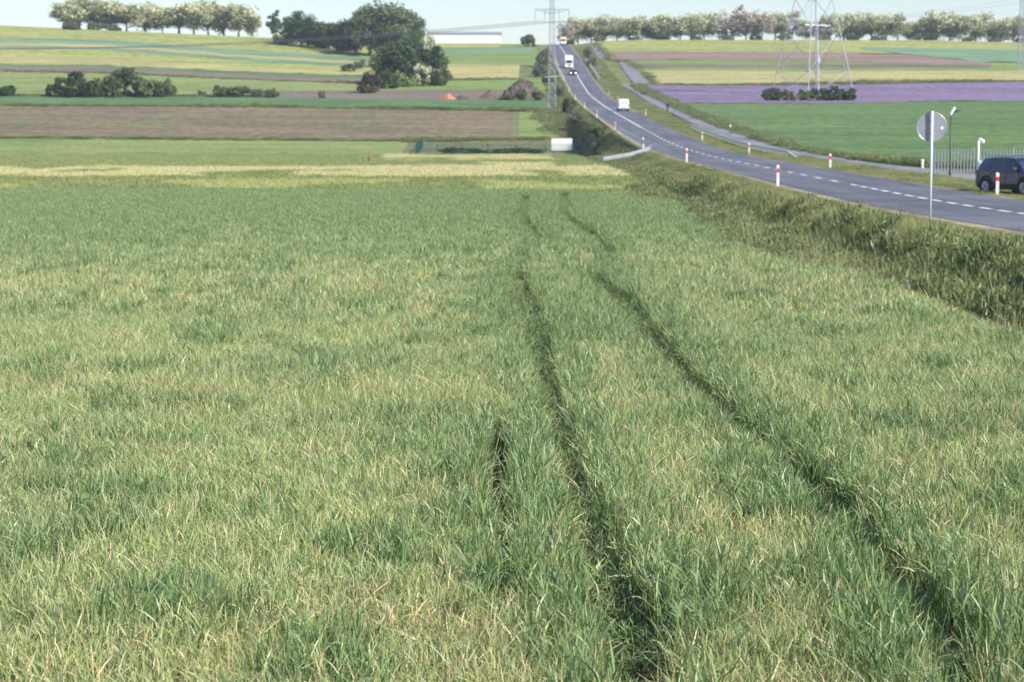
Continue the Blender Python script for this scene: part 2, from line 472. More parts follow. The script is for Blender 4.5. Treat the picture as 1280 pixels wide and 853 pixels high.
S('green_crop_field', bluegreen, [(A0, 49), (0, 53), (130, 57), (330, 71), (485, 79)], [(A0, 46), (0, 48.5), (90, 48), (200, 55), (330, 64), (485, 74)], 'upper blue-green strip on the left hill')
S('grain_field', yellow, [(A0, 46), (0, 49), (90, 49), (200, 56), (330, 65), (490, 74)], [(A0, 20), (0, 30), (330, 40), (490, 60)], 'uppermost yellow-green strip below the blossoming trees')
S('green_crop_field', green, [(545, 82.5), (650, 82), (676, 84)], [(540, 50), (640, 50), (668, 50)], 'green slope below the long white hall')
S('green_crop_field', bluegreen, [(548, 68), (665, 67)], [(548, 62), (665, 60)], 'blue-green band on the slope below the hall', rise=0.12)
S('grain_field', yellow, [(548, 62), (625, 60)], [(548, 50), (625, 50)], 'yellow band at the foot of the hall', rise=0.12)
S('grain_field', cream, [(535, 101), (640, 100), (648, 100)], [(540, 81), (640, 82), (650, 82)], 'pale ripe grain square beside the big clump of trees')
S('green_crop_field', green, [(470, 114), (684, 114.5)], [(470, 102), (545, 101), (678, 100)], 'bright green grass strip by the clump of trees')
# right of the road
B0 = 1520
S('grain_field', yellow, [(757, 67), (1000, 67), (B0, 69)], [(742, 40), (B0, 40)], 'yellow grain along the right hilltop')
S('green_crop_field', bluegreen, [(1075, 63), (1160, 71), (1230, 78), (B0, 82)], [(1075, 60), (1280, 63), (B0, 66)], 'blue-green wedge at the right end of the hilltop', rise=0.12)
S('ploughed_field', brown_red, [(764, 76), (1000, 77), (1200, 82), (1240, 82)], [(760, 65.5), (1000, 66), (1140, 70), (1240, 80)], 'reddish brown bare strip on the right hill', rise=0.14)
S('green_crop_field', green, [(798, 91), (1000, 91), (B0, 93)], [(790, 76), (1000, 76), (B0, 82)], 'fresh green strips on the right hill')
S('fallow_field', brown, [(800, 85), (1000, 85), (1240, 85)], [(795, 81), (1000, 81), (1240, 82)], 'thin brown strip between green strips on the right', rise=0.14)
S('grain_field', cream, [(823, 107), (1000, 107), (1200, 104), (B0, 101)], [(806, 89.5), (1000, 89.5), (B0, 90)], 'pale cream grain strip above the violet field')
S('violet_field', lav, [(836, 129), (862, 134), (1000, 132), (1200, 129), (B0, 127)], [(795, 108), (822, 107), (1000, 107), (1200, 103.5), (B0, 100)], 'violet flowering field behind the big pylon')
S('green_crop_field', rgreen, [(846, 138), (905, 160), (960, 180), (1010, 192), (1090, 201), (1170, 209), (1280, 216), (B0, 228)], [(850, 131), (1000, 131.5), (1200, 128), (B0, 126.5)], 'wide green field right of the cycle path')

# ------------------------------------------------------------------ road
def ribbon(name, xl, xr, y0, y1, zoff, mat, step=3.0, parent=None, ncol=2, xf=None):
    yy = np.arange(y0, y1 + step * 0.5, step)
    c = np.linspace(0, 1, ncol)
    X = np.repeat((xl + (xr - xl) * c)[None, :], len(yy), 0)
    Y = np.repeat(yy[:, None], ncol, 1)
    Z = np.repeat(road_z(yy)[:, None], ncol, 1) + zoff
    n = ncol
    ii = (np.arange(len(yy) - 1)[:, None] * n + np.arange(n - 1)[None, :]).ravel()
    Q = np.stack([ii, ii + 1, ii + n + 1, ii + n], 1)
    return link_mesh(name, np_mesh(name, np.stack([X.ravel(), Y.ravel(), Z.ravel()], 1), Q, mat, smooth=True), parent)
def asphalt(name, c1, c2):
    m = field_mat(name, c1, c2, tuple(v * 0.72 for v in c1), sc=(0.7, 0.03, 0.1), t3=(0.60, 0.63), lo=0.36, hi=0.62, fine=(14, 14, 14), bump=0.05)
    m.node_tree.nodes['Principled BSDF'].inputs['Roughness'].default_value = 0.75
    m.node_tree.nodes['Principled BSDF'].inputs['Specular IOR Level'].default_value = 0.35
    return m
M['asphalt'] = asphalt('asphalt', (0.095, 0.097, 0.118), (0.135, 0.136, 0.163))
M['asphalt_path'] = asphalt('pale_path_asphalt', (0.19, 0.18, 0.215), (0.23, 0.22, 0.26))
M['asphalt_patch'] = asphalt('dark_repair_asphalt', (0.055, 0.055, 0.07), (0.07, 0.07, 0.085))
M['gravel'] = field_mat('gravel_shoulder', (0.36, 0.29, 0.21), (0.28, 0.23, 0.17), (0.17, 0.18, 0.08), sc=(2.0, 0.15, 1), fine=(8, 8, 8), bump=0.4)
M['mark'] = plain('white_road_paint', (0.72, 0.72, 0.70), 0.6, 0, 0.08, 2)
road = ribbon('road', 13.5, 20.5, 25, 940, 0.0, M['asphalt'], ncol=8)
tag(road, 'two-lane asphalt road running up the far hill', kind='structure')
sh = ribbon('gravel_shoulder', 12.85, 13.8, 25, 940, -0.012, M['gravel'], ncol=3); tag(sh, 'pale gravel edge along the left side of the road', kind='structure')
sh = ribbon('gravel_shoulder', 20.3, 20.95, 25, 940, -0.012, M['gravel'], ncol=3); tag(sh, 'pale gravel edge along the right side of the road', kind='structure')
mk = MB()
def dash(y0, y1, x=17.0, w=0.13):
    yy = np.linspace(y0, y1, max(2, int((y1 - y0) / 3) + 1))
    for a, b in zip(yy[:-1], yy[1:]):
        mk.add([(x - w, a, road_z(a) + 0.008), (x + w, a, road_z(a) + 0.008), (x + w, b, road_z(b) + 0.008), (x - w, b, road_z(b) + 0.008)], [(0, 1, 2, 3)])
y = 40.6
while y < 101:
    dash(y, y + 1.75, w=0.11); y += 2.77
y = 104.8
while y < 262:
    dash(y, y + 2.2, w=0.11); y += 5.6
dash(265, 930, w=0.10)
tag(mk.build('road_marking', M['mark']), 'white dashed and solid centre line of the road', kind='structure')
pb = MB()
for (x0, x1, y0, y1) in ((20.52, 24.5, 88, 99),):
    pass

# cycle path, in three stretches that show between the banks
def path_strip(pts, w, name, mat, label, off=0.16):
    P = [Vector((*hit(*p), 0)) for p in pts]
    Q_ = []
    for i in range(len(P) - 1):
        n = max(2, int((P[i + 1] - P[i]).length / 3))
        for k in range(n):
            Q_.append(P[i].lerp(P[i + 1], k / n))
    Q_.append(P[-1])
    mb = MB(); vs = []
    for i, p in enumerate(Q_):
        d = (Q_[min(i + 1, len(Q_) - 1)] - Q_[max(i - 1, 0)]).normalized()
        s = Vector((d.y, -d.x, 0))
        for e in (-0.5, 0, 0.5):
            q = p + s * (w * e)
            vs.append((q.x, q.y, gz(q.x, q.y) + off))
    fs = []
    for i in range(len(Q_) - 1):
        for k in (0, 1):
            fs.append((i * 3 + k, i * 3 + k + 1, (i + 1) * 3 + k + 1, (i + 1) * 3 + k))
    mb.add(vs, fs)
    o = mb.build(name, mat, smooth=True)
    return tag(o, label, kind='structure')
path_strip([(1330, 244), (1240, 229), (1180, 221), (1120, 213), (1060, 206), (1010, 197), (975, 190), (945, 180), (900, 164), (870, 151), (842, 138), (820, 128), (805, 118.5), (790, 110), (782, 106)], 3.3, 'cycle_path', M['asphalt_path'], 'pale asphalt cycle path right of the road')
path_strip([(803, 105.5), (795, 97), (788, 88), (781, 77)], 3.9, 'cycle_path', M['asphalt_path'], 'higher stretch of pale cycle path before the cream field')
path_strip([(749, 75), (750, 68), (747, 61), (741, 55)], 3.3, 'cycle_path', M['asphalt_path'], 'topmost stretch of cycle path near the crest')

# ------------------------------------------------------------------ grass blades, tufts
def blades(n, r, hmin, hmax, wmin, wmax, K, lean, curl, cols, zlo=0.0, zhi=0.0, ear=0, taper=0.15, rpow=0.5):
    a = rng.uniform(0, 2 * np.pi, n); rr = r * rng.uniform(0, 1, n) ** rpow
    base = np.stack([rr * np.cos(a), rr * np.sin(a), rng.uniform(zlo, zhi, n)], 1)
    az = rng.uniform(0, 2 * np.pi, n)
    L = rng.uniform(hmin, hmax, n); W = rng.uniform(wmin, wmax, n)
    l0 = np.abs(rng.normal(0, lean, n)); cu = rng.normal(curl, abs(curl) * 0.6 + 0.05, n)
    tw = rng.uniform(-1.2, 1.2, n) + rng.choice([0, np.pi / 2], n)
    P = [base]; ang = l0.copy(); dirs = []
    for k in range(K):
        d = np.stack([np.sin(ang) * np.cos(az), np.sin(ang) * np.sin(az), np.cos(ang)], 1)
        dirs.append(d)
        P.append(P[-1] + d * (L / K)[:, None])
        ang = ang + cu / K
    s0 = np.stack([-np.sin(az), np.cos(az), np.zeros(n)], 1)
    V = []
    for k in range(K + 1):
        d = dirs[min(k, K - 1)]
        up = np.cross(s0, d)
        s = s0 * np.cos(tw)[:, None] + up * np.sin(tw)[:, None]
        f = k / K
        w = W * (taper + (1 - taper) * (math.sin(math.pi * min(1, (f * 0.8 + 0.25))) if not ear else (1.0 if f > 1 - ear else 0.35)))
        if k == K: w = W * 0.06
        V.append(P[k] - s * (w / 2)[:, None]); V.append(P[k] + s * (w / 2)[:, None])
    V = np.stack(V, 1).reshape(-1, 3)
    nv = 2 * (K + 1)
    b = np.arange(n)[:, None] * nv
    Q = []
    for k in range(K):
        Q.append(np.concatenate([b + 2 * k, b + 2 * k + 1, b + 2 * k + 3, b + 2 * k + 2], 1))
    Q = np.stack(Q, 1).reshape(-1, 4)
    ci = rng.choice(len(cols), n, p=np.array([c[3] for c in cols]) / sum(c[3] for c in cols))
    base_c = np.array([c[:3] for c in cols])[ci] * rng.uniform(0.75, 1.25, (n, 1))
    C = np.repeat(base_c, nv, 0)
    tipc = np.tile(np.repeat(np.linspace(0, 1, K + 1), 2), n)[:, None]
    dry = np.repeat(rng.uniform(0, 1, n) ** 2, nv)[:, None] * tipc ** 2 * 0.8
    C = C * (1 - dry) + np.array([[0.62, 0.56, 0.30]]) * dry
    return V, Q, C, tipc

def join(parts):
    V, Q, C = [], [], []; o = 0
    for v, q, c, _ in parts:
        V.append(v); Q.append(q + o); C.append(c); o += len(v)
    return np.concatenate(V), np.concatenate(Q), np.concatenate(C)

def scatter_object(name, protos, pts, idx, rot, scl, label):
    """one object: points that carry a clump each (geometry nodes)"""
    pc = bpy.data.collections.new(name + '_clumps')
    for i, me in enumerate(protos):
        po = bpy.data.objects.new('%s_clump_%02d' % (name, i), me)
        pc.objects.link(po)
    me = bpy.data.meshes.new(name)
    me.vertices.add(len(pts)); me.vertices.foreach_set('co', np.ascontiguousarray(pts, dtype=np.float32).ravel())
    a = me.attributes.new('vi', 'INT', 'POINT'); a.data.foreach_set('value', np.asarray(idx, dtype=np.int32))
    a = me.attributes.new('vr', 'FLOAT_VECTOR', 'POINT'); a.data.foreach_set('vector', np.ascontiguousarray(rot, dtype=np.float32).ravel())
    a = me.attributes.new('vs', 'FLOAT_VECTOR', 'POINT'); a.data.foreach_set('vector', np.ascontiguousarray(scl, dtype=np.float32).ravel())
    o = link_mesh(name, me)
    ng = bpy.data.node_groups.new(name + '_scatter', 'GeometryNodeTree')
    ng.interface.new_socket('Geometry', in_out='INPUT', socket_type='NodeSocketGeometry')
    ng.interface.new_socket('Geometry', in_out='OUTPUT', socket_type='NodeSocketGeometry')
    gi = ng.nodes.new('NodeGroupInput'); go = ng.nodes.new('NodeGroupOutput')
    ip = ng.nodes.new('GeometryNodeInstanceOnPoints')
    ci = ng.nodes.new('GeometryNodeCollectionInfo'); ci.inputs['Collection'].default_value = pc
    ci.inputs['Separate Children'].default_value = True; ci.inputs['Reset Children'].default_value = True
    def na(nm, dt):
        n = ng.nodes.new('GeometryNodeInputNamedAttribute'); n.data_type = dt; n.inputs['Name'].default_value = nm
        return n.outputs['Attribute']
    ip.inputs['Pick Instance'].default_value = True
    e2r = ng.nodes.new('FunctionNodeEulerToRotation')
    ng.links.new(na('vr', 'FLOAT_VECTOR'), e2r.inputs[0])
    ng.links.new(gi.outputs[0], ip.inputs['Points'])
    ng.links.new(ci.outputs[0], ip.inputs['Instance'])
    ng.links.new(na('vi', 'INT'), ip.inputs['Instance Index'])
    ng.links.new(e2r.outputs[0], ip.inputs['Rotation'])
    ng.links.new(na('vs', 'FLOAT_VECTOR'), ip.inputs['Scale'])
    ng.links.new(ip.outputs[0], go.inputs[0])
    md = o.modifiers.new('scatter', 'NODES'); md.node_group = ng
    tag(o, label, kind='stuff')
    return o

def plan(pts, h=-0.05):
    """pixel polyline -> plan polyline on the crop's top plane"""
    out = []
    for px, row in pts:
        d = ray(px, row); t = (h - CAMZ) / d[2]
        out.append((d[0] * t, d[1] * t))
    return np.array(out)
def dist_poly(x, y, P, w):
    """distance to polyline divided by its local half width"""
    best = np.full(x.shape, 1e9)
    for (a, b, wa, wb) in zip(P[:-1], P[1:], w[:-1], w[1:]):
        ab = b - a; L2 = (ab ** 2).sum()
        t = np.clip(((x - a[0]) * ab[0] + (y - a[1]) * ab[1]) / L2, 0, 1)
        dd = np.hypot(x - a[0] - t * ab[0], y - a[1] - t * ab[1]) / (wa + (wb - wa) * t)
        best = np.minimum(best, dd)
    return best
TR_L = plan([(657, 243), (650, 265), (662, 283), (673, 291), (657, 312), (643, 334)]); TR_L2 = plan([(643, 334), (648, 362), (662, 396), (672, 430), (684, 465), (695, 500), (706, 540), (722, 590), (740, 650), (765, 710), (790, 770), (800, 860)])
TR_R = plan([(706, 240), (703, 265), (712, 271), (735, 285), (750, 296), (764, 310), (755, 326), (742, 338)]); TR_R1 = plan([(763, 308), (768, 315)])
TR_R2 = plan([(742, 338), (765, 357), (787, 378), (803, 402), (830, 428), (858, 455), (890, 488), (930, 520), (972, 548), (1008, 582), (1040, 612), (1085, 655), (1125, 700), (1160, 745), (1190, 800), (1215, 850)])
TR_S = plan([(622, 518), (624, 545), (624, 600), (625, 680), (627, 730)])
def gap(x, y):
    d = np.minimum(dist_poly(x, y, TR_L, [.32, .36, .34, .24, .15, .2]), dist_poly(x, y, TR_R, [.34, .38, .28, .32, .26, .24, .14, .18]))
    d = np.minimum(d, dist_poly(x, y, TR_R1, [.30, .30]))
    d = np.minimum(d, dist_poly(x, y, TR_L2, 1.5 * np.array([.20, .26, .26, .20, .17, .14, .13, .15, .18, .18, .20, .12])))
    d = np.minimum(d, dist_poly(x, y, TR_R2, 1.5 * np.array([.18, .24, .25, .25, .21, .18, .18, .16, .15, .17, .19, .13, .14, .17, .14, .10])))
    d = np.minimum(d, dist_poly(x, y, TR_S, np.array([.11, .17, .15, .10, .06])))
    return d
EDGE = plan([(800, 242), (845, 246), (875, 268), (931, 304), (980, 317), (1044, 326), (1126, 341), (1194, 360), (1280, 382)], 0.0)
EDGE = EDGE[np.argsort(EDGE[:, 1])]
def edge_x(y):
    return np.interp(y, np.concatenate([[0], EDGE[:, 1]]), np.concatenate([[9.0], EDGE[:, 0]]))
def far_y(x, y):
    r = np.interp(x, [-40, 0, 5, 8], [116, 112, 104, 92])
    return r + 1.2 * np.sin(x * 0.9) * 0.5

G1 = [(0.24, 0.345, 0.11, 5), (0.20, 0.31, 0.14, 4), (0.34, 0.41, 0.14, 5), (0.125, 0.21, 0.10, 2.6), (0.58, 0.51, 0.29, 1.6), (0.48, 0.49, 0.21, 2.6), (0.62, 0.55, 0.36, 0.7), (0.40, 0.22, 0.11, 0.15)]
G_STRAW = [(0.62, 0.53, 0.31, 3.4), (0.50, 0.46, 0.22, 3), (0.31, 0.37, 0.13, 4), (0.46, 0.29, 0.17, 0.7), (0.19, 0.28, 0.11, 3)]
G_LUSH = [(0.115, 0.21, 0.075, 5), (0.15, 0.255, 0.10, 4), (0.215, 0.315, 0.11, 3), (0.30, 0.34, 0.12, 1.5)]
wn = [((0.22, 0.16, 0.2), 0.50, 0.66, (0.15, 0.24, 0.11), 0.4, 3.0),
      ((0.7, 0.5, 0.5), 0.54, 0.70, (0.50, 0.45, 0.20), 0.35, 11.0)]
M['crop_blade'] = leaf_mat('crop_blade', 0.20, 0.42, wn, 0.4)
M['crop_lush'] = leaf_mat('crop_blade_lush', 0.20, 0.42, None, 0.4)

def tuft(cols, k, mat, r=0.10, n=42, K=3, h=0.43, w=(0.0045, 0.009)):
    parts = [blades(int(n * 0.32), r, h * 0.82, h * 1.04, *w, K, 0.12, 0.40, cols),
             blades(int(n * 0.68), r, h * 0.22, h * 0.46, w[0] * 1.15, w[1] * 1.15, K, 0.50, 0.55, cols, h * 0.30, h * 0.74)]
    V, Q, C = join(parts)
    return np_mesh('crop_tuft', V, Q, mat, C)
near_protos = [tuft(G1, i, M['crop_blade']) for i in range(10)] + [tuft(G_STRAW, i, M['crop_blade']) for i in range(5)] + [tuft(G_LUSH, i, M['crop_lush'], n=34, h=0.47, w=(0.006, 0.012)) for i in range(5)]
mid_protos = [tuft(G1, i, M['crop_blade'], 0.20, 80, 3, 0.45, (0.008, 0.014)) for i in range(8)] + [tuft(G_STRAW, i, M['crop_blade'], 0.20, 80, 3, 0.45, (0.008, 0.014)) for i in range(3)] + [tuft(G_LUSH, i, M['crop_lush'], 0.20, 80, 3, 0.48, (0.009, 0.016)) for i in range(4)]

def grid_pts(y0, y1, sp, margin=3.0, wid=0.285):
    out = []
    y = y0
    while y < y1:
        hw = wid * y + margin
        x = np.arange(-hw, min(hw, 12), sp)
        out.append(np.stack([x, np.full(len(x), y)], 1)); y += sp
    P = np.concatenate(out)
    return P + rng.uniform(-sp * 0.55, sp * 0.55, P.shape)

def crop_fill(P, n1, n2, n3, gapr):
    x, y = P[:, 0], P[:, 1]
    ex = edge_x(y) + 0.35 * (vnoise(x * 0 + 3, y, 0.5, 5) - 0.5)
    keep = (x < ex) & (y < far_y(x, y))
    g = gap(x, y)
    soil_gap = dist_poly(x, y, TR_S, np.array([.10, .165, .13, .08, .05])) < 1
    keep &= ~soil_gap
    keep &= (g > gapr) | (~soil_gap & (rng.uniform(0, 1, len(x)) < 0.62))
    # bald or thin spots
    thin = vnoise(x, y, 1.1, 21) * 0.6 + vnoise(x, y, 3.1, 22) * 0.4
    keep &= ~((thin < 0.20) & (rng.uniform(0, 1, len(x)) < 0.75))
    x, y, g = x[keep], y[keep], g[keep]
    n = len(x)
    lushn = vnoise(x, y * 0.7, 0.9, 31) * 0.5 + vnoise(x, y, 2.6, 32) * 0.5
    strawn = vnoise(x, y * 0.5, 0.5, 41) * 0.45 + vnoise(x, y, 1.9, 42) * 0.55
    u = rng.uniform(0, 1, n)
    near_t = np.clip(1 - (g - 1) / 2.2, 0, 1) * 1.3
    far_l = ss(y, 38, 75)
    p_l = np.clip((lushn - 0.57) * 4, 0, 0.75) + 0.55 * near_t + far_l * 0.8
    p_s = np.clip((strawn - 0.48) * 3.2, 0, 0.75) * (1 - far_l) + 0.42 * (1 - ss(y, 11, 15))
    idx = rng.integers(0, n1, n)
    idx = np.where(u < p_s, n1 + rng.integers(0, n2, n), idx)
    idx = np.where(rng.uniform(0, 1, n) < p_l, n1 + n2 + rng.integers(0, n3, n), idx)
    hs = 0.84 + 0.22 * (vnoise(x, y * 0.8, 0.5, 51) * 0.6 + vnoise(x, y, 1.7, 52) * 0.4) + rng.normal(0, 0.06, n)
    hs += np.clip(p_l, 0, 1) * 0.10 * (1 - far_l)
    rot = np.stack([rng.normal(0, 0.10, n), rng.normal(0.0, 0.10, n), rng.uniform(0, 6.283, n)], 1)
    hs = np.where(g < gapr, hs * rng.uniform(0.32, 0.58, n), hs)
    scl = np.stack([rng.uniform(0.85, 1.15, n), rng.uniform(0.85, 1.15, n), hs], 1)
    pts = np.stack([x, y, T(x, y)], 1)
    return pts, idx, rot, scl

Pn = grid_pts(7.5, 33, 0.118, 1.2)
a = crop_fill(Pn, 10, 5, 5, 0.85)
scatter_object('crop', near_protos, *a, 'near part of the green cereal crop with wheel tracks')
Pf = grid_pts(33, 118, 0.15, 3.5)
Pf = Pf[np.abs(Pf[:, 0] - 1.3) < 3.2]
Pf = Pf[gap(Pf[:, 0], Pf[:, 1]) < 3.6]
a = crop_fill(Pf, 10, 5, 5, 1.0)
scatter_object('crop', near_protos, *a, 'crop along the far end of the wheel tracks')
Pm = grid_pts(33, 118, 0.30, 3.5)
Pm = Pm[gap(Pm[:, 0], Pm[:, 1]) > 2.6]
a = crop_fill(Pm, 8, 3, 4, 1.45)
print('instances', len(Pn), len(Pm))
scatter_object('crop', mid_protos, *a, 'farther part of the green cereal crop up to the barley')
# barley beyond the crop: cream, yellow and green bands
def bar(cols, h=0.55):
    V, Q_, C = join([blades(130, 0.5, h * 0.75, h * 1.1, 0.012, 0.022, 2, 0.15, 0.5, cols), blades(60, 0.5, h * 0.3, h * 0.5, 0.016, 0.03, 2, 0.5, 0.6, cols, h * 0.4, h * 0.75)])
    return np_mesh('barley_clump', V, Q_, M['crop_lush'], C)
bp_ = [bar([(0.64, 0.56, 0.31, 4), (0.55, 0.50, 0.25, 3), (0.46, 0.46, 0.17, 1)]) for _ in range(3)] + [bar([(0.38, 0.41, 0.13, 4), (0.46, 0.46, 0.18, 2), (0.28, 0.34, 0.10, 2)]) for _ in range(3)] + [bar([(0.16, 0.215, 0.055, 4), (0.21, 0.26, 0.07, 3), (0.13, 0.18, 0.05, 1)]) for _ in range(3)]
gx_, gy_ = np.meshgrid(np.arange(-82, 12, 0.62), np.arange(90, 278, 0.75))
bx_ = gx_.ravel() + rng.uniform(-.4, .4, gx_.size); by_ = gy_.ravel() + rng.uniform(-.45, .45, gx_.size)
kk = (by_ > far_y(bx_, by_) + 0.3) & (bx_ < np.interp(by_, [90, 110, 140, 180, 290], [6.0, 7.6, 8.2, 8.4, 8.4])) & (np.abs(bx_) < 0.29 * by_ + 5)
bx_, by_ = bx_[kk], by_[kk]
row_ = 173 + 2500 * (CAMZ - (T(bx_, by_) + 0.5)) / by_ + 3.5 * (vnoise(bx_ + 90, by_, 0.11, 91) - 0.5) + 2.0 * (vnoise(bx_ + 90, by_, 0.35, 92) - 0.5)
pxx = 640 + 2500 * bx_ / by_
cls = np.where(row_ > 224, 1, np.where(row_ > 219, 2, np.where(row_ > 207, 0, 2)))
cls = np.where((pxx > 480) & (row_ < 207), np.where(pxx > 690, 2, 0), cls)
cls = np.where((vnoise(bx_ + 90, by_ * 0.35, 0.14, 93) * 0.6 + vnoise(bx_ + 90, by_ * 0.35, 0.4, 94) * 0.4 > 0.58) & (cls == 0), 2, cls)
cls = np.where((vnoise(bx_ + 190, by_ * 0.35, 0.2, 95) > 0.45) & (cls == 1), 2, cls)
cls = np.where((rng.uniform(0, 1, len(cls)) < 0.12), 1, cls)
hs_ = rng.uniform(0.8, 1.05, len(bx_))
scatter_object('barley', bp_, np.stack([bx_, by_, T(bx_, by_)], 1), cls * 3 + rng.integers(0, 3, len(cls)), np.stack([0 * bx_, 0 * bx_, rng.uniform(0, 6.28, len(bx_))], 1), np.stack([hs_ * 0 + 1.1, hs_ * 0 + 1.1, hs_], 1), 'bands of cream, yellow and olive barley beyond the crop')
# soil under the crop
nxs = 40
yy = np.linspace(2, 116, 60)
Vv = []
for yv in yy:
    e = float(edge_x(yv)) + 0.2
    for k in range(nxs):
        x = -46 + (e + 46) * k / (nxs - 1)
        Vv.append((x, min(yv, float(far_y(np.array(x), 0)) + 0.3), gz(x, yv) + 0.03))
ii = (np.arange(len(yy) - 1)[:, None] * nxs + np.arange(nxs - 1)[None, :]).ravel()
o = link_mesh('soil', np_mesh('soil', np.array(Vv), np.stack([ii, ii + 1, ii + nxs + 1, ii + nxs], 1), M['soil'], smooth=True))
tag(o, 'brown soil under the near crop', kind='structure')

# ------------------------------------------------------------------ weeds and grass on the verges
W_DRY = [(0.33, 0.31, 0.13, 3), (0.44, 0.37, 0.22, 2), (0.21, 0.25, 0.09, 4), (0.15, 0.20, 0.07, 3), (0.28, 0.20, 0.14, 1.2)]
W_GRN = [(0.13, 0.19, 0.06, 4), (0.19, 0.24, 0.08, 4), (0.28, 0.31, 0.11, 2), (0.09, 0.14, 0.05, 3), (0.40, 0.35, 0.20, 0.7)]
W_DRK = [(0.07, 0.11, 0.04, 4), (0.11, 0.16, 0.055, 3), (0.18, 0.22, 0.08, 3), (0.55, 0.55, 0.45, 0.3)]
M['weeds'] = leaf_mat('weed_leaf', 0.25, 0.55, [((0.15, 0.12, 0.1), 0.45, 0.62, (0.30, 0.28, 0.12), 0.35, 5.0)], 0.25)
def weed(cols, r, n, h, w, lean=0.25, K=3, leafy=0):
    parts = [blades(n, r, h * 0.5, h * 1.1, *w, K, lean, 0.5, cols)]
    if leafy:
        parts.append(blades(leafy, r, h * 0.14, h * 0.26, 0.02, 0.05, 2, 0.9, 0.6, cols, h * 0.1, h * 0.85))
    V, Q_, C = join(parts)
    return np_mesh('weed_clump', V, Q_, M['weeds'], C)
wp = [weed(W_DRY, 0.3, 110, 0.9, (0.006, 0.012), 0.16) for _ in range(4)] + [weed(W_GRN, 0.3, 90, 0.8, (0.008, 0.016), 0.22, 3, 70) for _ in range(4)] + \
     [weed(W_DRK, 0.35, 50, 0.85, (0.008, 0.018), 0.3, 3, 190) for _ in range(4)] + [weed([(0.50, 0.46, 0.28, 3), (0.34, 0.36, 0.16, 3)], 0.25, 12, 1.25, (0.008, 0.012), 0.08, 4) for _ in range(2)]
def verge(x0, x1, y0, y1, sp, hfun, seed, pk=(0.40, 0.38, 0.22), sxy=1.0):
    nx_ = int((x1 - x0) / sp) + 1; ny_ = int((y1 - y0) / sp) + 1
    gx, gy = np.meshgrid(np.linspace(x0, x1, nx_), np.linspace(y0, y1, ny_))
    x = gx.ravel() + rng.uniform(-sp / 2, sp / 2, gx.size); y = gy.ravel() + rng.uniform(-sp / 2, sp / 2, gx.size)
    h = hfun(x, y)
    k = h > 0.05
    x, y, h = x[k], y[k], h[k]
    a_ = vnoise(x, y * 0.5, 0.45, seed) * 0.7 + rng.uniform(0, 1, len(x)) * 0.3
    b_ = vnoise(x + 50, y * 0.5, 0.6, seed + 1) * 0.75 + rng.uniform(0, 1, len(x)) * 0.25
    idx = np.where(a_ < 0.52, rng.integers(0, 4, len(x)), 4 + rng.integers(0, 4, len(x)))
    idx = np.where(((b_ > 0.62) & (h > 0.3)) | ((h > 0.45) & (x < 10.2) & (rng.uniform(0, 1, len(x)) < 0.5)), 8 + rng.integers(0, 4, len(x)), idx)
    h = h * (0.7 + 0.7 * vnoise(x, y, 0.9, seed + 2)) * rng.uniform(0.8, 1.2, len(x))
    rot = np.stack([rng.normal(0, .08, len(x)), rng.normal(0, .08, len(x)), rng.uniform(0, 6.28, len(x))], 1)
    s_ = sxy * rng.uniform(0.8, 1.3, len(x))
    return np.stack([x, y, T(x, y) + 0.02], 1), idx, rot, np.stack([s_, s_, h], 1)
def h_left(x, y):
    return np.where((x > edge_x(y) + 0.15) | (y > far_y(np.minimum(x, 8), y)), 0.10 + 1.2 * (1 - ss(x, 9.8, 12.0)) * (0.45 + 0.55 * ss(x, 7.6, 9.3)), 0)
lv = [verge(6.6, 12.75, 26, 110, 0.26, h_left, 61)]
lv.append(verge(7.6, 12.75, 110, 260, 0.42, lambda x, y: np.where(((y > 168) & (y < 187)) | ((y > 225) & (x < 10.6)), 0.12, 0.12 + 0.6 * (1 - ss(x, 9.6, 11.8)) * ss(x, 7.6, 9)), 62, sxy=1.3))
lv.append(verge(8.6, 12.3, 260, 600, 0.6, lambda x, y: np.where((y < 312) & (x < 10.6), 0.0, 0.15 + 0.45 * (1 - ss(x, 9.5, 11.3))), 63, sxy=1.8))
# seeding stalks along the crop's edge
n = 90
yy_ = rng.uniform(30, 62, n); xx_ = edge_x(yy_) + rng.normal(0.25, 0.3, n)
lv.append((np.stack([xx_, yy_, T(xx_, yy_)], 1), 12 + rng.integers(0, 2, n), np.stack([np.zeros(n), np.zeros(n), rng.uniform(0, 6, n)], 1), np.stack([np.full(n, .6)] * 2 + [rng.uniform(0.7, 1.15, n)], 1)))
scatter_object('roadside_weeds', wp, *[np.concatenate([q[k] for q in lv]) for k in range(4)], 'tall grass and weeds on the bank between crop and road')
def h_right(x, y):
    h = np.where((x < 24.9), 0.16 + 0.12 * ss(x, 21, 23), 0.0)
    car = (x > 21.0) & (x < 24.6) & (y > 84) & (y < 97)
    return np.where(car, 0.10, h)
rv = [verge(20.9, 25.0, 60, 170, 0.30, h_right, 71), verge(21, 23.2, 170, 330, 0.45, lambda x, y: 0.22 + 0 * x, 72, sxy=1.3), verge(23.7, 24.9, 170, 330, 0.5, lambda x, y: 0.25 + 0 * x, 74, sxy=1.3), verge(21.6, 26.0, 330, 700, 0.8, lambda x, y: 0.30 + 0 * x, 73, sxy=1.8)]
scatter_object('verge_grass', wp, *[np.concatenate([q[k] for q in rv]) for k in range(4)], 'low grass strip between the road and the cycle path')
HB = [hit(*p) for p in [(1290, 213), (1165, 209.5), (1110, 205.5), (1040, 196.5), (985, 186), (940, 171), (900, 157), (870, 145), (848, 134.5), (822, 122), (800, 112), (796, 108)]]
HB = np.array(HB)
hp = []
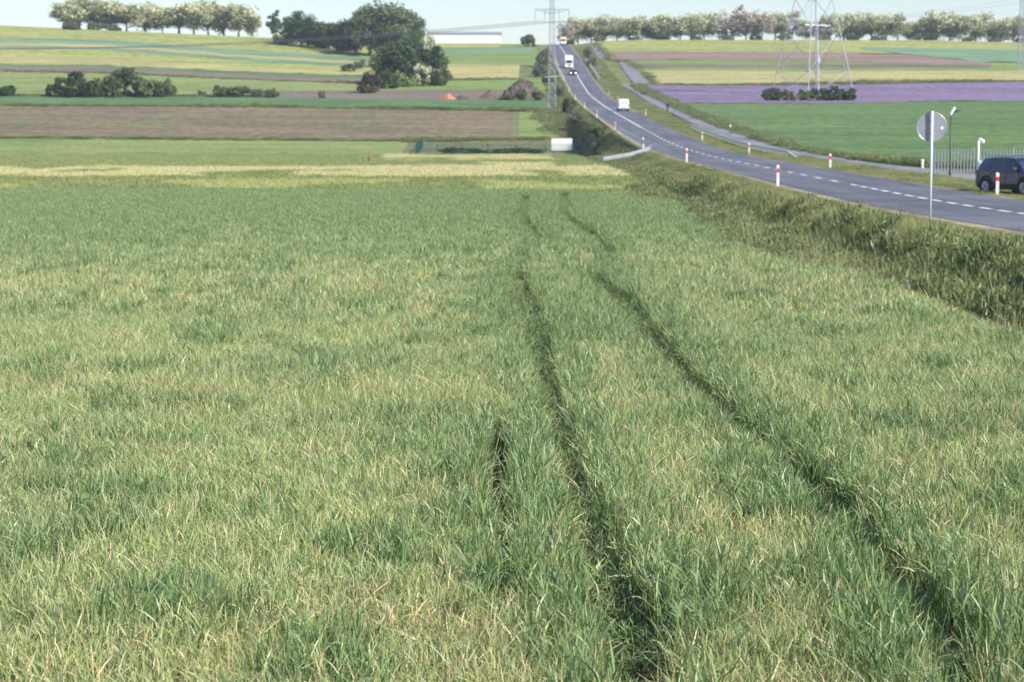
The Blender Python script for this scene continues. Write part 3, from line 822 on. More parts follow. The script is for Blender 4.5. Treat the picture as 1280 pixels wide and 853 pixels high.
for (a_, b_) in zip(HB[:-1], HB[1:]):
    L_ = np.hypot(*(b_ - a_)); n_ = int(L_ / 0.35)
    for k in range(n_):
        f = rng.uniform(); p = a_ + (b_ - a_) * f + rng.normal(0, 0.45, 2)
        hp.append(p)
hp = np.array(hp); n = len(hp)
hz_ = 0.22 + 0.55 * vnoise(hp[:, 0], hp[:, 1] * 0.3, 0.5, 81) + hp[:, 1] * 0.0012
hp_i = np.where(rng.uniform(0, 1, n) < 0.6, 8 + rng.integers(0, 4, n), 4 + rng.integers(0, 4, n))
s_ = 1.0 + hp[:, 1] / 250
scatter_object('path_weeds', wp, np.stack([hp[:, 0], hp[:, 1], T(hp[:, 0], hp[:, 1])], 1), hp_i, np.stack([np.zeros(n), np.zeros(n), rng.uniform(0, 6, n)], 1), np.stack([s_, s_, hz_], 1), 'dark weedy strip along the far side of the cycle path')

# rough grass left standing along the field boundaries
mg = []
for poly, wd, hh, n_ in (([(-230, 132), (330, 134.5), (640, 139.5), (686, 140)], 0.9, 0.8, 1500), ([(-230, 172), (330, 176), (510, 177.5)], 0.7, 0.5, 900), ([(-230, 119.5), (200, 121), (330, 122)], 0.9, 0.7, 700),
                         ([(823, 107.5), (1000, 107.5), (1200, 104), (1500, 101)], 1.1, 0.9, 1500), ([(838, 130.5), (1000, 131.5), (1200, 128.5), (1500, 127)], 0.5, 0.4, 700), ([(0, 90.5), (130, 92), (330, 101), (452, 105)], 0.9, 0.6, 600),
                         ([(745, 55), (757, 67), (764, 76), (790, 80), (806, 92), (823, 107)], 0.8, 0.5, 600), ([(648, 100), (545, 101.5)], 1.0, 0.7, 250), ([(704, 172), (695, 160), (676, 143), (688, 138)], 1.0, 0.7, 350),
                         ([(510, 178), (640, 176), (700, 175)], 1.0, 0.7, 500), ([(505, 197), (640, 199), (728, 199.5)], 0.6, 0.35, 500)):
    P_ = np.array([hit(*p) for p in poly]); sl_ = np.hypot(*(P_[1:] - P_[:-1]).T); cs_ = np.concatenate([[0], np.cumsum(sl_)])
    u_ = rng.uniform(0, cs_[-1], n_)
    x_ = np.interp(u_, cs_, P_[:, 0]) + rng.normal(0, wd, n_); y_ = np.interp(u_, cs_, P_[:, 1]) + rng.normal(0, wd, n_)
    ok_ = (x_ < 12.0) | (x_ > 26.5)
    x_, y_ = x_[ok_], y_[ok_]; n_ = len(x_)
    h_ = hh * rng.uniform(0.4, 1.3, n_) * (0.4 + vnoise(x_ + 300, y_, 0.08, 77))
    mg.append((np.stack([x_, y_, T(x_, y_) + 0.05], 1), rng.integers(0, 12, n_), np.stack([0 * x_, 0 * x_, rng.uniform(0, 6.28, n_)], 1), np.stack([0 * x_ + 1.9, 0 * x_ + 1.9, h_], 1)))
scatter_object('margin_grass', wp, *[np.concatenate([q[k] for q in mg]) for k in range(4)], 'rough grass along the field boundaries')

# ------------------------------------------------------------------ trees and bushes
M['leaf_tree'] = leaf_mat('tree_leaf', 0.2, 0.6, None, 0.2)
def crown_mesh(name, rad, cz, nclump, nleaf, size, cols, spread=0.33, top_cols=None, shell=0.35, seed=1, squash_low=0.0):
    g_ = np.random.default_rng(seed)
    d = g_.normal(0, 1, (nclump, 3)); d /= np.linalg.norm(d, axis=1)[:, None]
    rr = (shell + (1 - shell) * g_.uniform(0, 1, nclump) ** 0.7)[:, None]
    c = d * rr * np.array(rad) * (1 - spread * 0.55)
    c[:, 2] = np.where(c[:, 2] < 0, c[:, 2] * (1 - squash_low), c[:, 2]) + cz
    cr = g_.uniform(0.6, 1.25, nclump) * spread
    ci = g_.integers(0, nclump, nleaf)
    off = g_.normal(0, 1, (nleaf, 3)); off /= np.linalg.norm(off, axis=1)[:, None]
    off *= (g_.uniform(0, 1, nleaf) ** 0.45)[:, None] * cr[ci][:, None] * np.array([rad[0], rad[1], min(rad[2], rad[0] * 1.1)])
    p = c[ci] + off
    u = g_.normal(0, 1, (nleaf, 3)); u /= np.linalg.norm(u, axis=1)[:, None]
    v = np.cross(u, g_.normal(0, 1, (nleaf, 3))); v /= np.linalg.norm(v, axis=1)[:, None]
    s = (size * g_.uniform(0.6, 1.4, nleaf))[:, None]
    V = np.stack([p - u * s * .5 - v * s * .3, p + u * s * .5 - v * s * .3, p + u * s * .5 + v * s * .3, p - u * s * .5 + v * s * .3], 1).reshape(-1, 3)
    Q_ = np.arange(nleaf * 4).reshape(-1, 4)
    pw = np.array([q[3] for q in cols], float); pw /= pw.sum()
    cc = np.array([q[:3] for q in cols])[g_.choice(len(cols), nclump, p=pw)][ci]
    if top_cols is not None:      # blossom sits on the outer, upper twigs
        hz = (p[:, 2] - cz) / rad[2]
        rad_ = np.sqrt(((p - np.array([0, 0, cz])) ** 2 / np.array(rad) ** 2).sum(1))
        f = np.clip((hz * 0.55 + rad_ * 0.75 - 0.22) * 1.3, 0, 0.97)
        m_ = g_.uniform(0, 1, nleaf) < f * (0.55 + 0.45 * g_.uniform(0, 1, nclump)[ci])
        cc = np.where(m_[:, None], np.array(top_cols)[g_.integers(0, len(top_cols), nleaf)], cc)
    cc = cc * g_.uniform(0.75, 1.25, (nleaf, 1))
    return np_mesh(name, V, Q_, M['leaf_tree'], np.repeat(cc, 4, 0)), c

def trunk_mesh(h, r, targets, mat, seed=1, n_limbs=9, lean=0.04):
    g_ = random.Random(seed)
    mb = MB()
    zt = h
    pts = [Vector((0, 0, -0.3))]; x = y = 0
    for k in range(1, 6):
        x += g_.uniform(-1, 1) * lean * h / 3; y += g_.uniform(-1, 1) * lean * h / 3
        pts.append(Vector((x, y, zt * k / 5)))
    mb.tube(pts, [r * (1 - 0.13 * k) for k in range(6)], 7)
    ts = sorted(range(len(targets)), key=lambda i: g_.random())[:n_limbs]
    for i in ts:
        tg = Vector(targets[i]); k = g_.uniform(0.45, 1.0)
        b = pts[2].lerp(pts[5], max(0, (k - 0.4) / 0.6)) if tg.z > zt * 0.5 else pts[2]
        md_ = b.lerp(tg, 0.5) + Vector((g_.uniform(-.3, .3), g_.uniform(-.3, .3), g_.uniform(0.0, .6)))
        mb.tube([b, md_, tg], [r * 0.42, r * 0.26, r * 0.08], 5, caps=False)
    me = bpy.data.meshes.new('trunk'); me.from_pydata(mb.v, [], mb.f); me.materials.append(mat)
    me.polygons.foreach_set('use_smooth', [True] * len(mb.f)); me.update()
    return me

TREE = {}
def tree_kind(kind, seeds, H, rad, cz, nclump, nleaf, size, cols, top=None, spread=0.33, shell=0.35, r=0.22, bark='bark', trunk_h=None, limbs=10, sq=0.0):
    L = []
    for sd in seeds:
        cm, c = crown_mesh('crown', rad, cz, nclump, nleaf, size, cols, spread, top, shell, sd, sq)
        L.append((trunk_mesh(trunk_h or cz, r, c, M[bark], sd, limbs), cm, H))
    TREE[kind] = L
CREAM = [(0.74, 0.70, 0.50), (0.66, 0.63, 0.38), (0.58, 0.57, 0.31), (0.80, 0.76, 0.62)]
tree_kind('locust', (1, 2, 3, 4, 5, 41, 42), 11, (5.0, 5.0, 5.2), 5.9, 34, 3400, 0.40, [(0.26, 0.28, 0.14, 3), (0.17, 0.20, 0.10, 3), (0.36, 0.36, 0.19, 2)], CREAM, 0.33, 0.25, bark='bark_grey', limbs=22, trunk_h=4.5, r=0.26)
tree_kind('greylocust', (6, 7, 8), 11, (4.8, 4.8, 5.2), 5.8, 40, 2400, 0.38, [(0.32, 0.26, 0.24, 3), (0.23, 0.19, 0.18, 3), (0.36, 0.33, 0.23, 1)], [(0.62, 0.50, 0.46), (0.58, 0.52, 0.40)], 0.26, 0.45, bark='bark_grey', limbs=22, trunk_h=4.5)
tree_kind('dark', (11, 12, 13, 14), 12, (4.2, 4.2, 6.4), 5.4, 52, 6200, 0.44, [(0.06, 0.095, 0.045, 4), (0.08, 0.12, 0.05, 3), (0.11, 0.15, 0.06, 2)], None, 0.34, 0.3, r=0.3)
tree_kind('broad', (15, 16, 17), 12, (6.0, 6.0, 5.9), 6.1, 56, 6500, 0.44, [(0.14, 0.18, 0.08, 4), (0.18, 0.22, 0.10, 3), (0.10, 0.14, 0.06, 2)], None, 0.32, 0.35, r=0.35)
tree_kind('narrow', (18,), 12, (2.4, 2.4, 5.8), 6.3, 26, 2200, 0.45, [(0.11, 0.14, 0.08, 4), (0.08, 0.11, 0.06, 3)], None, 0.36, 0.3)
def bush_kind(kind, seeds, cols, top=None, nl=1500, size=0.24, sp=0.30, nc=24):
    L = []
    for sd in seeds:
        cm, c = crown_mesh('foliage', (1.0, 1.0, 0.56), 0.42, nc, nl, size * 0.48, cols, sp, top, 0.5, sd, 0.0)
        L.append((trunk_mesh(0.4, 0.035, c, M['bark'], sd, 8), cm, 1.0))
    TREE[kind] = L
bush_kind('bush_dark', (21, 22, 23), [(0.055, 0.09, 0.03, 3), (0.075, 0.11, 0.04, 2)], nl=2600)
bush_kind('bush_olive', (24, 25, 26), [(0.10, 0.13, 0.05, 3), (0.14, 0.17, 0.065, 2), (0.07, 0.10, 0.04, 1)], nl=2200)
bush_kind('bush_grey', (27, 28), [(0.16, 0.17, 0.11, 3), (0.12, 0.13, 0.09, 2)], nl=1300)
bush_kind('bush_rust', (29,), [(0.07, 0.05, 0.04, 3), (0.055, 0.045, 0.035, 2), (0.08, 0.085, 0.04, 2)], nl=2200)
bush_kind('bush_lime', (30, 31), [(0.22, 0.28, 0.09, 3), (0.17, 0.24, 0.08, 2)], nl=1800)
bush_kind('bush_blossom', (32, 33), [(0.13, 0.17, 0.07, 3)], CREAM, nl=1800)

def plant(name, kind, label, cat, x, y, h, w=None, group=None, var=None, crown='crown', dz=0.0):
    tm, cm, H = TREE[kind][(var if var is not None else random.randrange(99)) % len(TREE[kind])]
    t = thing(name, label, cat, (x, y, gz(x, y) + dz), random.uniform(0, 6.28), group)
    s = h / H
    base_w = {'locust': 8.8, 'greylocust': 8.6, 'dark': 7.2, 'broad': 12, 'narrow': 4.8}.get(kind, 1.85)
    sw = (w / base_w) if w else s
    t.scale = (sw * random.uniform(0.9, 1.12), sw * random.uniform(0.9, 1.12), s)
    if name in ('locust_tree', 'grey_tree'):
        t.rotation_euler = (random.uniform(-.06, .06), random.uniform(-.06, .06), t.rotation_euler[2])
    link_mesh('trunk', tm, t); link_mesh(crown, cm, t)
    return t
ORD = ['first', 'second', 'third', 'fourth', 'fifth', 'sixth', 'seventh', 'eighth', 'ninth', 'tenth', 'eleventh', 'twelfth', 'thirteenth', 'fourteenth', 'fifteenth', 'sixteenth', 'seventeenth', 'eighteenth', 'nineteenth', 'twentieth',
       'twenty-first', 'twenty-second', 'twenty-third', 'twenty-fourth', 'twenty-fifth', 'twenty-sixth', 'twenty-seventh', 'twenty-eighth', 'twenty-ninth', 'thirtieth', 'thirty-first', 'thirty-second', 'thirty-third', 'thirty-fourth', 'thirty-fifth', 'thirty-sixth', 'thirty-seventh', 'thirty-eighth', 'thirty-ninth', 'fortieth']
right_row = [(707, 27, 'g', 20), (722, 21, 'c', 26), (738, 21, 'c', 26), (754, 20, 'd', 28), (770, 22, 'c', 26), (786, 19, 'c', 28), (801, 21, 'd', 26), (816, 18, 'c', 30), (832, 18, 'c', 28), (848, 20, 'c', 26), (862, 18, 'd', 28), (878, 16, 'c', 30),
             (896, 14, 'g', 28), (914, 8, 'g', 30), (930, 15, 'g', 28), (950, 13, 'g', 28), (966, 14, 'c', 26), (982, 13, 'g', 26), (1004, 26, 'd', 22), (1018, 21, 'g', 24), (1034, 17, 'c', 26), (1051, 15, 'c', 30), (1068, 14, 'c', 30), (1085, 17, 'c', 26),
             (1101, 18, 'd', 26), (1118, 18, 'c', 28), (1134, 25, 'd', 20), (1150, 22, 'c', 24), (1166, 14, 'c', 28), (1182, 14, 'c', 30), (1198, 17, 'd', 28), (1214, 20, 'c', 24), (1230, 16, 'c', 26), (1246, 21, 'd', 24), (1262, 19, 'c', 24), (1277, 19, 'g', 24), (1296, 19, 'c', 26)]
for i, (px, top, k, wpx) in enumerate(right_row):
    y = 752 + (i * 7 % 5) * 3.5
    x = px_x(px, y); z = gz(x, y)
    h = (173 - top) / PX(y) + CAMZ - z
    kind = {'c': 'locust', 'g': 'greylocust', 'd': 'locust'}[k]
    adj = {'c': 'cream-blossomed', 'g': 'pinkish grey thin-leaved', 'd': 'blossoming'}[k]
    plant('locust_tree' if k != 'g' else 'grey_tree', kind, '%s tree, %s from the left in the row on the right hilltop' % (adj, ORD[i]), 'tree', x, y, h, wpx / PX(y) * (1.22 + 0.22 * ((i * 5) % 3)), 'trees in the row along the right hilltop', i)
left_row = [(88, 3, 34), (104, -2, 36), (122, -3, 38), (142, -3, 36), (163, 3, 32), (186, 2, 34), (207, 7, 30), (228, 5, 34), (246, 3, 34), (264, -1, 34), (283, 1, 34), (301, 3, 32), (318, 13, 26)]
for i, (px, top, wpx) in enumerate(left_row):
    y = 752 + (i * 3 % 4) * 4
    x = px_x(px, y); z = gz(x, y)
    h = (173 - top) / PX(y) + CAMZ - z
    plant('locust_tree', 'locust', 'cream-blossomed tree, %s from the left in the row on the left hilltop' % ORD[i], 'tree', x, y, h, wpx / PX(y) * (1.35 + 0.18 * ((i * 5) % 3)), 'trees in the row along the left hilltop', i + 2)

def plant_px(name, kind, label, cat, px, base, top, wpx, group=None, var=None, crown='crown'):
    x, y = hit(px, base)
    h = (base - top) / PX(y) * 1.03
    return plant(name, kind, label, cat, x, y, h, wpx / PX(y), group, var, crown)
for i, (px, w_, h_) in enumerate(((712, 10, 8), (748, 14, 9), (792, 12, 7), (826, 16, 10), (868, 12, 8), (905, 16, 9), (941, 12, 8), (977, 14, 10), (1026, 14, 8), (1062, 12, 9), (1094, 16, 8), (1143, 12, 9), (1158, 14, 11), (1206, 12, 8), (1238, 14, 9), (1270, 12, 8))):
    y = 750.0; x = px_x(px, y)
    plant('undergrowth_shrub', 'bush_grey' if i % 3 else 'bush_dark', 'low shrub at the foot of the right hilltop row, %s from the left' % ORD[i], 'shrub', x, y, h_ / PX(y), w_ * 1.3 / PX(y), 'undergrowth of the right hilltop row', i, 'foliage')
wood = [('narrow', 344, 51, 12, 17, 'slim grey-green tree at the left end of the dark wood'), ('bush_blossom', 352, 56, 40, 22, 'pale shrub in front of the slim tree at the wood\'s left end'),
        ('dark', 366, 55, 20, 24, 'dark tree, leftmost but one of the dark wood'), ('dark', 377, 58, 14, 30, 'tallest dark tree in the left half of the wood'), ('dark', 394, 60, 27, 28, 'lower dark tree right of the tallest dark one'),
        ('dark', 411, 62, 28, 28, 'dark tree in the dip of the wood\'s outline'), ('dark', 428, 65, 24, 30, 'dark tree just left of the big domed tree'), ('dark', 444, 68, 20, 32, 'dark tree under the left shoulder of the big dome'),
        ('broad', 462, 70, 9, 48, 'broad green tree on the left of the big dome'), ('broad', 484, 71, 3, 62, 'big domed green tree, highest of the wood'), ('broad', 505, 72, 13, 44, 'broad green tree on the right of the big dome'), ('broad', 520, 70, 24, 22, 'smaller tree at the right edge of the wood')]
for k, px, b, t_, w_, lb in wood:
    plant_px('broadleaf_tree' if k != 'bush_blossom' else 'shrub', k, lb, 'tree' if k != 'bush_blossom' else 'shrub', px, b, t_, w_ * 1.35, 'trees of the dark wood on the left', crown='crown' if k != 'bush_blossom' else 'foliage')
clump = [('dark', 489, 106, 50, 34, 'dark tree on the left of the roadside clump'), ('dark', 505, 106, 43, 40, 'highest dark tree of the clump in the middle fields'), ('dark', 524, 104, 52, 40, 'dark tree in the middle of the clump'), ('dark', 543, 105, 57, 30, 'dark tree on the right of the clump')]
for k, px, b, t_, w_, lb in clump:
    plant_px('broadleaf_tree', k, lb, 'tree', px, b, t_, w_ * 1.15, 'trees of the clump in the middle fields')
bl = [('bush_blossom', 533, 100, 40, 30, 'white-blossomed tall shrub above the clump of trees', 0), ('bush_blossom', 529, 109, 80, 24, 'white-blossomed shrub at the foot of the clump', 1), ('bush_lime', 498, 110, 90, 22, 'lime green shrub at the left foot of the clump', 0),
      ('bush_lime', 512, 110, 96, 24, 'low lime green shrub between the clump and the blossoming shrub', 1), ('bush_rust', 463, 117, 91, 30, 'dark reddish round bush left of the clump', 0), ('bush_olive', 548, 108, 84, 30, 'dark green bush at the right foot of the clump', 0),
      ('bush_dark', 486, 112, 88, 24, 'dark bush between the reddish bush and the lime shrub', 1),
      ('bush_grey', 450, 86, 73, 16, 'small grey bush in the strips above the reddish bush', 0), ('bush_olive', 436, 90, 80, 22, 'low olive bush on the strip left of the grey bush', 1), ('bush_lime', 470, 84, 66, 18, 'pale bush just left of the clump on the slope', 1),
      ('bush_dark', 8, 121, 106, 22, 'small round bush at the far left edge', 0), ('bush_dark', 63, 121, 105, 14, 'small bush left of the big dark round one', 1), ('bush_dark', 96, 122, 92, 54, 'big dark round bush in the left meadow', 2),
      ('bush_olive', 128, 122, 98, 34, 'olive bush filling the gap between two big bushes', 0), ('bush_olive', 156, 122, 85, 50, 'tallest olive bush in the left meadow', 1), ('bush_olive', 183, 122, 97, 36, 'olive bush right of the tallest one', 2), ('bush_olive', 206, 122, 98, 26, 'rightmost olive bush of the meadow group', 0),
      ('bush_grey', 252, 121, 112, 10, 'tiny bush at the left of the low scrub', 0), ('bush_olive', 276, 122, 107, 28, 'low scrub bush, left one', 1), ('bush_olive', 298, 122, 106, 30, 'low scrub bush, right one', 2), ('bush_grey', 322, 122, 111, 24, 'grey brown low bush right of the scrub', 1), ('bush_olive', 340, 123, 110, 16, 'small green bush right of the grey brown one', 0), ('bush_grey', 402, 124, 113, 10, 'tiny lone bush on the edge of the bare strip', 1),
      ('bush_olive', 660, 59, 43, 22, 'round light green bush on the crest left of the pylon', 1),
      ('bush_grey', 683, 74, 58, 16, 'topmost grey bush left of the road', 0), ('bush_grey', 678, 84, 66, 18, 'grey bush behind the slim pylon', 1), ('bush_grey', 674, 96, 76, 20, 'grey bush above the brush heap', 0), ('bush_olive', 686, 106, 90, 16, 'olive bush beside the slim pylon', 0),
      ('bush_grey', 700, 122, 107, 18, 'grey bush on the bank just right of the slim pylon', 1), ('bush_olive', 712, 140, 122, 22, 'olive bush on the bank below the roadside posts', 1), ('bush_grey', 722, 156, 138, 26, 'grey bush on the bank above the white board', 0), ('bush_olive', 750, 172, 156, 24, 'olive bush on the bank right of the white board', 2), ('bush_grey', 748, 190, 178, 22, 'low bush between the white board and the guardrail', 0),
      ('bush_grey', 735, 74, 58, 12, 'brown grey bush between road and topmost path', 1), ('bush_grey', 740, 84, 70, 14, 'second brown grey bush right of the road', 0),
      ('bush_dark', 965, 127, 109, 22, 'leftmost dark bush under the big pylon', 0), ('bush_olive', 986, 127, 112, 24, 'second bush from the left under the big pylon', 0), ('bush_olive', 1006, 127, 112, 24, 'middle left bush under the big pylon', 1), ('bush_dark', 1024, 127, 110, 26, 'middle right bush under the big pylon', 1), ('bush_dark', 1042, 127, 109, 26, 'second bush from the right under the big pylon', 2), ('bush_dark', 1060, 127, 109, 24, 'rightmost dark bush under the big pylon', 0),
      ('bush_olive', 90, 38, 27, 26, 'green undergrowth bush at the left foot of the blossoming row', 0), ('bush_olive', 118, 38, 29, 24, 'second green undergrowth bush of the blossoming row', 1), ('bush_olive', 140, 39, 30, 22, 'third green undergrowth bush of the blossoming row', 2)]
for k, px, b, t_, w_, lb, v_ in bl:
    plant_px('bush', k, lb, 'bush', px, b, t_, w_, None, v_, 'foliage')

# ------------------------------------------------------------------ roadside posts and rails
def make_post():
    t = thing('delineator_post', '', 'marker post')
    mb = MB()
    w, d, h = 0.065, 0.045, 1.05
    mb.add([(-w, -d, -0.2), (w, -d, -0.2), (w * .75, d, -0.2), (-w * .75, d, -0.2), (-w, -d, h - 0.05), (w, -d, h - 0.05), (w * .75, d, h), (-w * .75, d, h)],
           [(0, 3, 2, 1), (4, 5, 6, 7), (0, 1, 5, 4), (1, 2, 6, 5), (2, 3, 7, 6), (3, 0, 4, 7)])
    mb.build('post', M['white'], t, bevel=0.008)
    mb = MB(); e = 0.004
    w += e; d += e
    z0, z1 = 0.68, 0.88
    mb.add([(-w, -d, z0), (w, -d, z0), (w * .76, d, z0), (-w * .76, d, z0), (-w, -d, z1), (w, -d, z1), (w * .76, d, z1), (-w * .76, d, z1)],
           [(0, 3, 2, 1), (4, 5, 6, 7), (0, 1, 5, 4), (1, 2, 6, 5), (2, 3, 7, 6), (3, 0, 4, 7)])
    mb.build('reflector_band', M['red'], t)
    return t
post0 = make_post()
first = True
for k, y in enumerate([98.5, 150, 200, 254, 306, 357, 411, 455, 500]):
    o = post0 if first else copy_tree(post0); first = False
    x = 13.05 if y < 300 else 12.9
    o.location = (x, y, road_z(y) - 0.03)
    tag(o, 'white post with red band by the left road edge, %s from the nearest' % ORD[k], 'marker post', 'posts along the left road edge')
for k, y in enumerate([87.0, 132.5, 178, 222, 316, 400, 437]):
    o = copy_tree(post0)
    x = 21.05 if y < 100 else 21.0
    o.location = (x, y, gz(x, y))
    tag(o, ('white post with red band right in front of the dark car' if k == 0 else 'white post with red band by the right road edge, %s from the nearest' % ORD[k]), 'marker post', 'posts along the right road edge')
# small white marker left of the pale fence
x, y = 28.0, 137.0
t = thing('marker_post', 'short white knobbed marker post on the grass left of the pale fence', 'marker post', (x, y, gz(x, y)))
MB().tube([(0, 0, -0.1), (0, 0, 0.5)], 0.09, 10).tube([(0, 0, 0.5), (0, 0, 0.56), (0, 0, 0.66), (0, 0, 0.70)], [0.07, 0.12, 0.12, 0.05], 10).build('post', M['white'], t, smooth=True)
MB().tube([(0, 0, 0.3), (0, 0, 0.36)], 0.094, 10).build('band', M['galv'], t)

def guardrail(name, label, P, rails=((0.62, 0.31),), post_step=4.0, group=None, end_drop=False, hz=None):
    """P: list of plan points; a W-profile beam on posts"""
    P = [Vector((*p, 0)) for p in P]
    c = P[0]
    t = thing(name, label, 'guardrail', (c.x, c.y, gz(c.x, c.y)), group=group)
    Q_ = []
    for a_, b_ in zip(P[:-1], P[1:]):
        n_ = max(1, int((b_ - a_).length / 2.0))
        Q_ += [a_.lerp(b_, k / n_) for k in range(n_)]
    Q_.append(P[-1])
    acc = 0
    for rz_, rh in rails:
        mb = MB(); vs = []
        prof = [(-0.5, 0.0), (-0.36, 0.06), (-0.16, 0.06), (0.0, 0.0), (0.16, 0.06), (0.36, 0.06), (0.5, 0.0), (0.5, -0.02), (0.0, -0.03), (-0.5, -0.02)]
        for i, p in enumerate(Q_):
            d = (Q_[min(i + 1, len(Q_) - 1)] - Q_[max(i - 1, 0)]).normalized(); s_ = Vector((d.y, -d.x, 0))
            zz = gz(p.x, p.y) + (rz_ if hz is None else hz[0] + (hz[1] - hz[0]) * i / (len(Q_) - 1))
            if end_drop:
                zz -= 0.45 * max(0, 1 - (min(i, 99)) / 3.0)
            for (u_, v_) in prof:
                q = p + s_ * v_ * 1.3
                vs.append((q.x - c.x, q.y - c.y, zz + u_ * rh - gz(c.x, c.y)))
        n_ = len(prof); fs = []
        for i in range(len(Q_) - 1):
            for k in range(n_):
                fs.append((i * n_ + k, i * n_ + (k + 1) % n_, (i + 1) * n_ + (k + 1) % n_, (i + 1) * n_ + k))
        mb.add(vs, fs).build('rail', M['galv_light'], t)
    L_ = 0
    for i in range(len(Q_)):
        if i % max(1, int(post_step / 2)) == 0:
            p = Q_[i]; zz = gz(p.x, p.y) - gz(c.x, c.y)
            MB().box((p.x - c.x, p.y - c.y, zz + (0.25 if hz is None else 0.0)), (0.10, 0.10, 1.05)).build('post', M['galv'], t, bevel=0.006)
    return t
guardrail('guardrail', 'bright steel guardrail along the left road edge before the bend', [(12.95, 187.5), (12.95, 215), (12.9, 250)], ((0.75, 0.42),))
guardrail('guardrail', 'short bright steel guardrail turning from the road down to the field track', [(12.9, 187.0), (11.0, 187.5), (8.6, 188.2)], ((0.92, 0.36),), 2.0, hz=(0.38, 0.88))
guardrail('guardrail', 'long low steel guardrail with many posts between road and cycle path', [(23.4, 165), (23.4, 200), (23.4, 262)], ((0.60, 0.20),), 2.0, end_drop=True)
guardrail('guardrail', 'far pale guardrail right of the road near the crest', [(21.7, 500), (21.9, 540), (21.7, 600)], ((0.9, 0.35),))
guardrail('guardrail', 'far pale guardrail left of the road near the crest', [(12.5, 500), (12.4, 540), (12.4, 585)], ((0.9, 0.35),))

# ------------------------------------------------------------------ the sign seen from behind
sx, sy = px_x(1162.5, 62.0), 62.0
sz = gz(sx, sy)
zc = CAMZ + (173 - 159) / PX(sy)
t = thing('road_sign', 'round grey back of a road sign on a steel pole at the near road edge', 'road sign', (sx, sy, sz), R(-8))
MB().tube([(0, 0, -0.4), (0, 0, zc - sz + 0.50)], 0.034, 14).build('pole', M['galv_light'], t, smooth=True)
MB().tube([(0, 0, zc - sz + 0.50), (0, 0, zc - sz + 0.52)], 0.040, 14).build('pole_cap', M['black'], t)
dd = MB(); dd.disc((0, 0.075, zc - sz), (0, 1, 0), 0.445, 0.012, 48)
dsk = dd.build('sign_plate', M['sign_back'], t)
rm = MB(); rm.tube([(0.452 * math.cos(a), 0.072, zc - sz + 0.452 * math.sin(a)) for a in np.linspace(0, 2 * math.pi, 49)], 0.011, 6, caps=False)
rm.build('rim', M['galv'], dsk)
for dz in (-0.2, 0.2):
    MB().box((0, 0.060, zc - sz + dz), (0.16, 0.018, 0.03)).build('bracket', M['sign_back'], t)
MB().disc((0.31, 0.0655, zc - sz - 0.03), (0, 1, 0), 0.05, 0.004, 20).build('sticker', M['white'], dsk)

# ------------------------------------------------------------------ lamp post, small pole, pale fence
lx, ly = px_x(1186, 118), 118.0
lz = gz(lx, ly)
H = 81 / PX(ly)
t = thing('street_lamp', 'dark green lamp post with a tilted white head before the pale fence', 'street lamp', (lx, ly, lz))
MB().tube([(0, 0, -0.2), (0, 0, 0.9), (0, 0, H - 0.15)], [0.085, 0.06, 0.045], 12).build('pole', M['dark_green_metal'], t, smooth=True)
hd = MB(); hd.add([(-0.02, -.13, H - .18), (-0.02, .13, H - .18), (0.26, .15, H + .28), (0.26, -.15, H + .28), (-0.10, -.10, H - .05), (-0.10, .10, H - .05), (0.13, .12, H + .36), (0.13, -.12, H + .36)],
       [(0, 3, 2, 1), (4, 5, 6, 7), (0, 1, 5, 4), (1, 2, 6, 5), (2, 3, 7, 6), (3, 0, 4, 7)])
hd.build('lamp_head', M['white'], t, bevel=0.03)
MB().tube([(0.15, 0, H + 0.02), (0.40, 0, H + 0.14), (0.62, 0, H + 0.18)], [0.05, 0.045, 0.03], 8).build('bracket_arm', M['dark_green_metal'], t, smooth=True)
MB().tube([(0, 0, -0.1), (0, 0, 0.16)], [0.16, 0.13], 10).build('footing', plain('concrete', (0.4, 0.33, 0.27), 0.9, 0, 0.15, 5), t)
cx_, cy_ = px_x(1221, 112), 112.0
cz_ = gz(cx_, cy_)
H = 52 / PX(cy_)
t = thing('camera_pole', 'white pole with a small grey box and a hooked white head by the dark car', 'pole', (cx_, cy_, cz_))
MB().tube([(0, 0, -0.2), (0, 0, H - 0.05)], 0.055, 12).build('pole', M['white'], t, smooth=True)
MB().tube([(0, 0, H - 0.05), (0.04, 0, H + 0.02), (0.14, 0, H + 0.02), (0.24, 0, H - 0.06)], [0.055, 0.06, 0.06, 0.05], 10).build('hook_arm', M['white'], t, smooth=True)
MB().tube([(0.22, 0, H - 0.0), (0.22, 0, H - 0.14), (0.23, 0, H - 0.24)], [0.09, 0.13, 0.08], 14).build('head', M['white'], t, smooth=True)
MB().box((0.14, -0.04, H * 0.42), (0.20, 0.14, 0.36)).build('control_box', M['galv_light'], t, bevel=0.015)

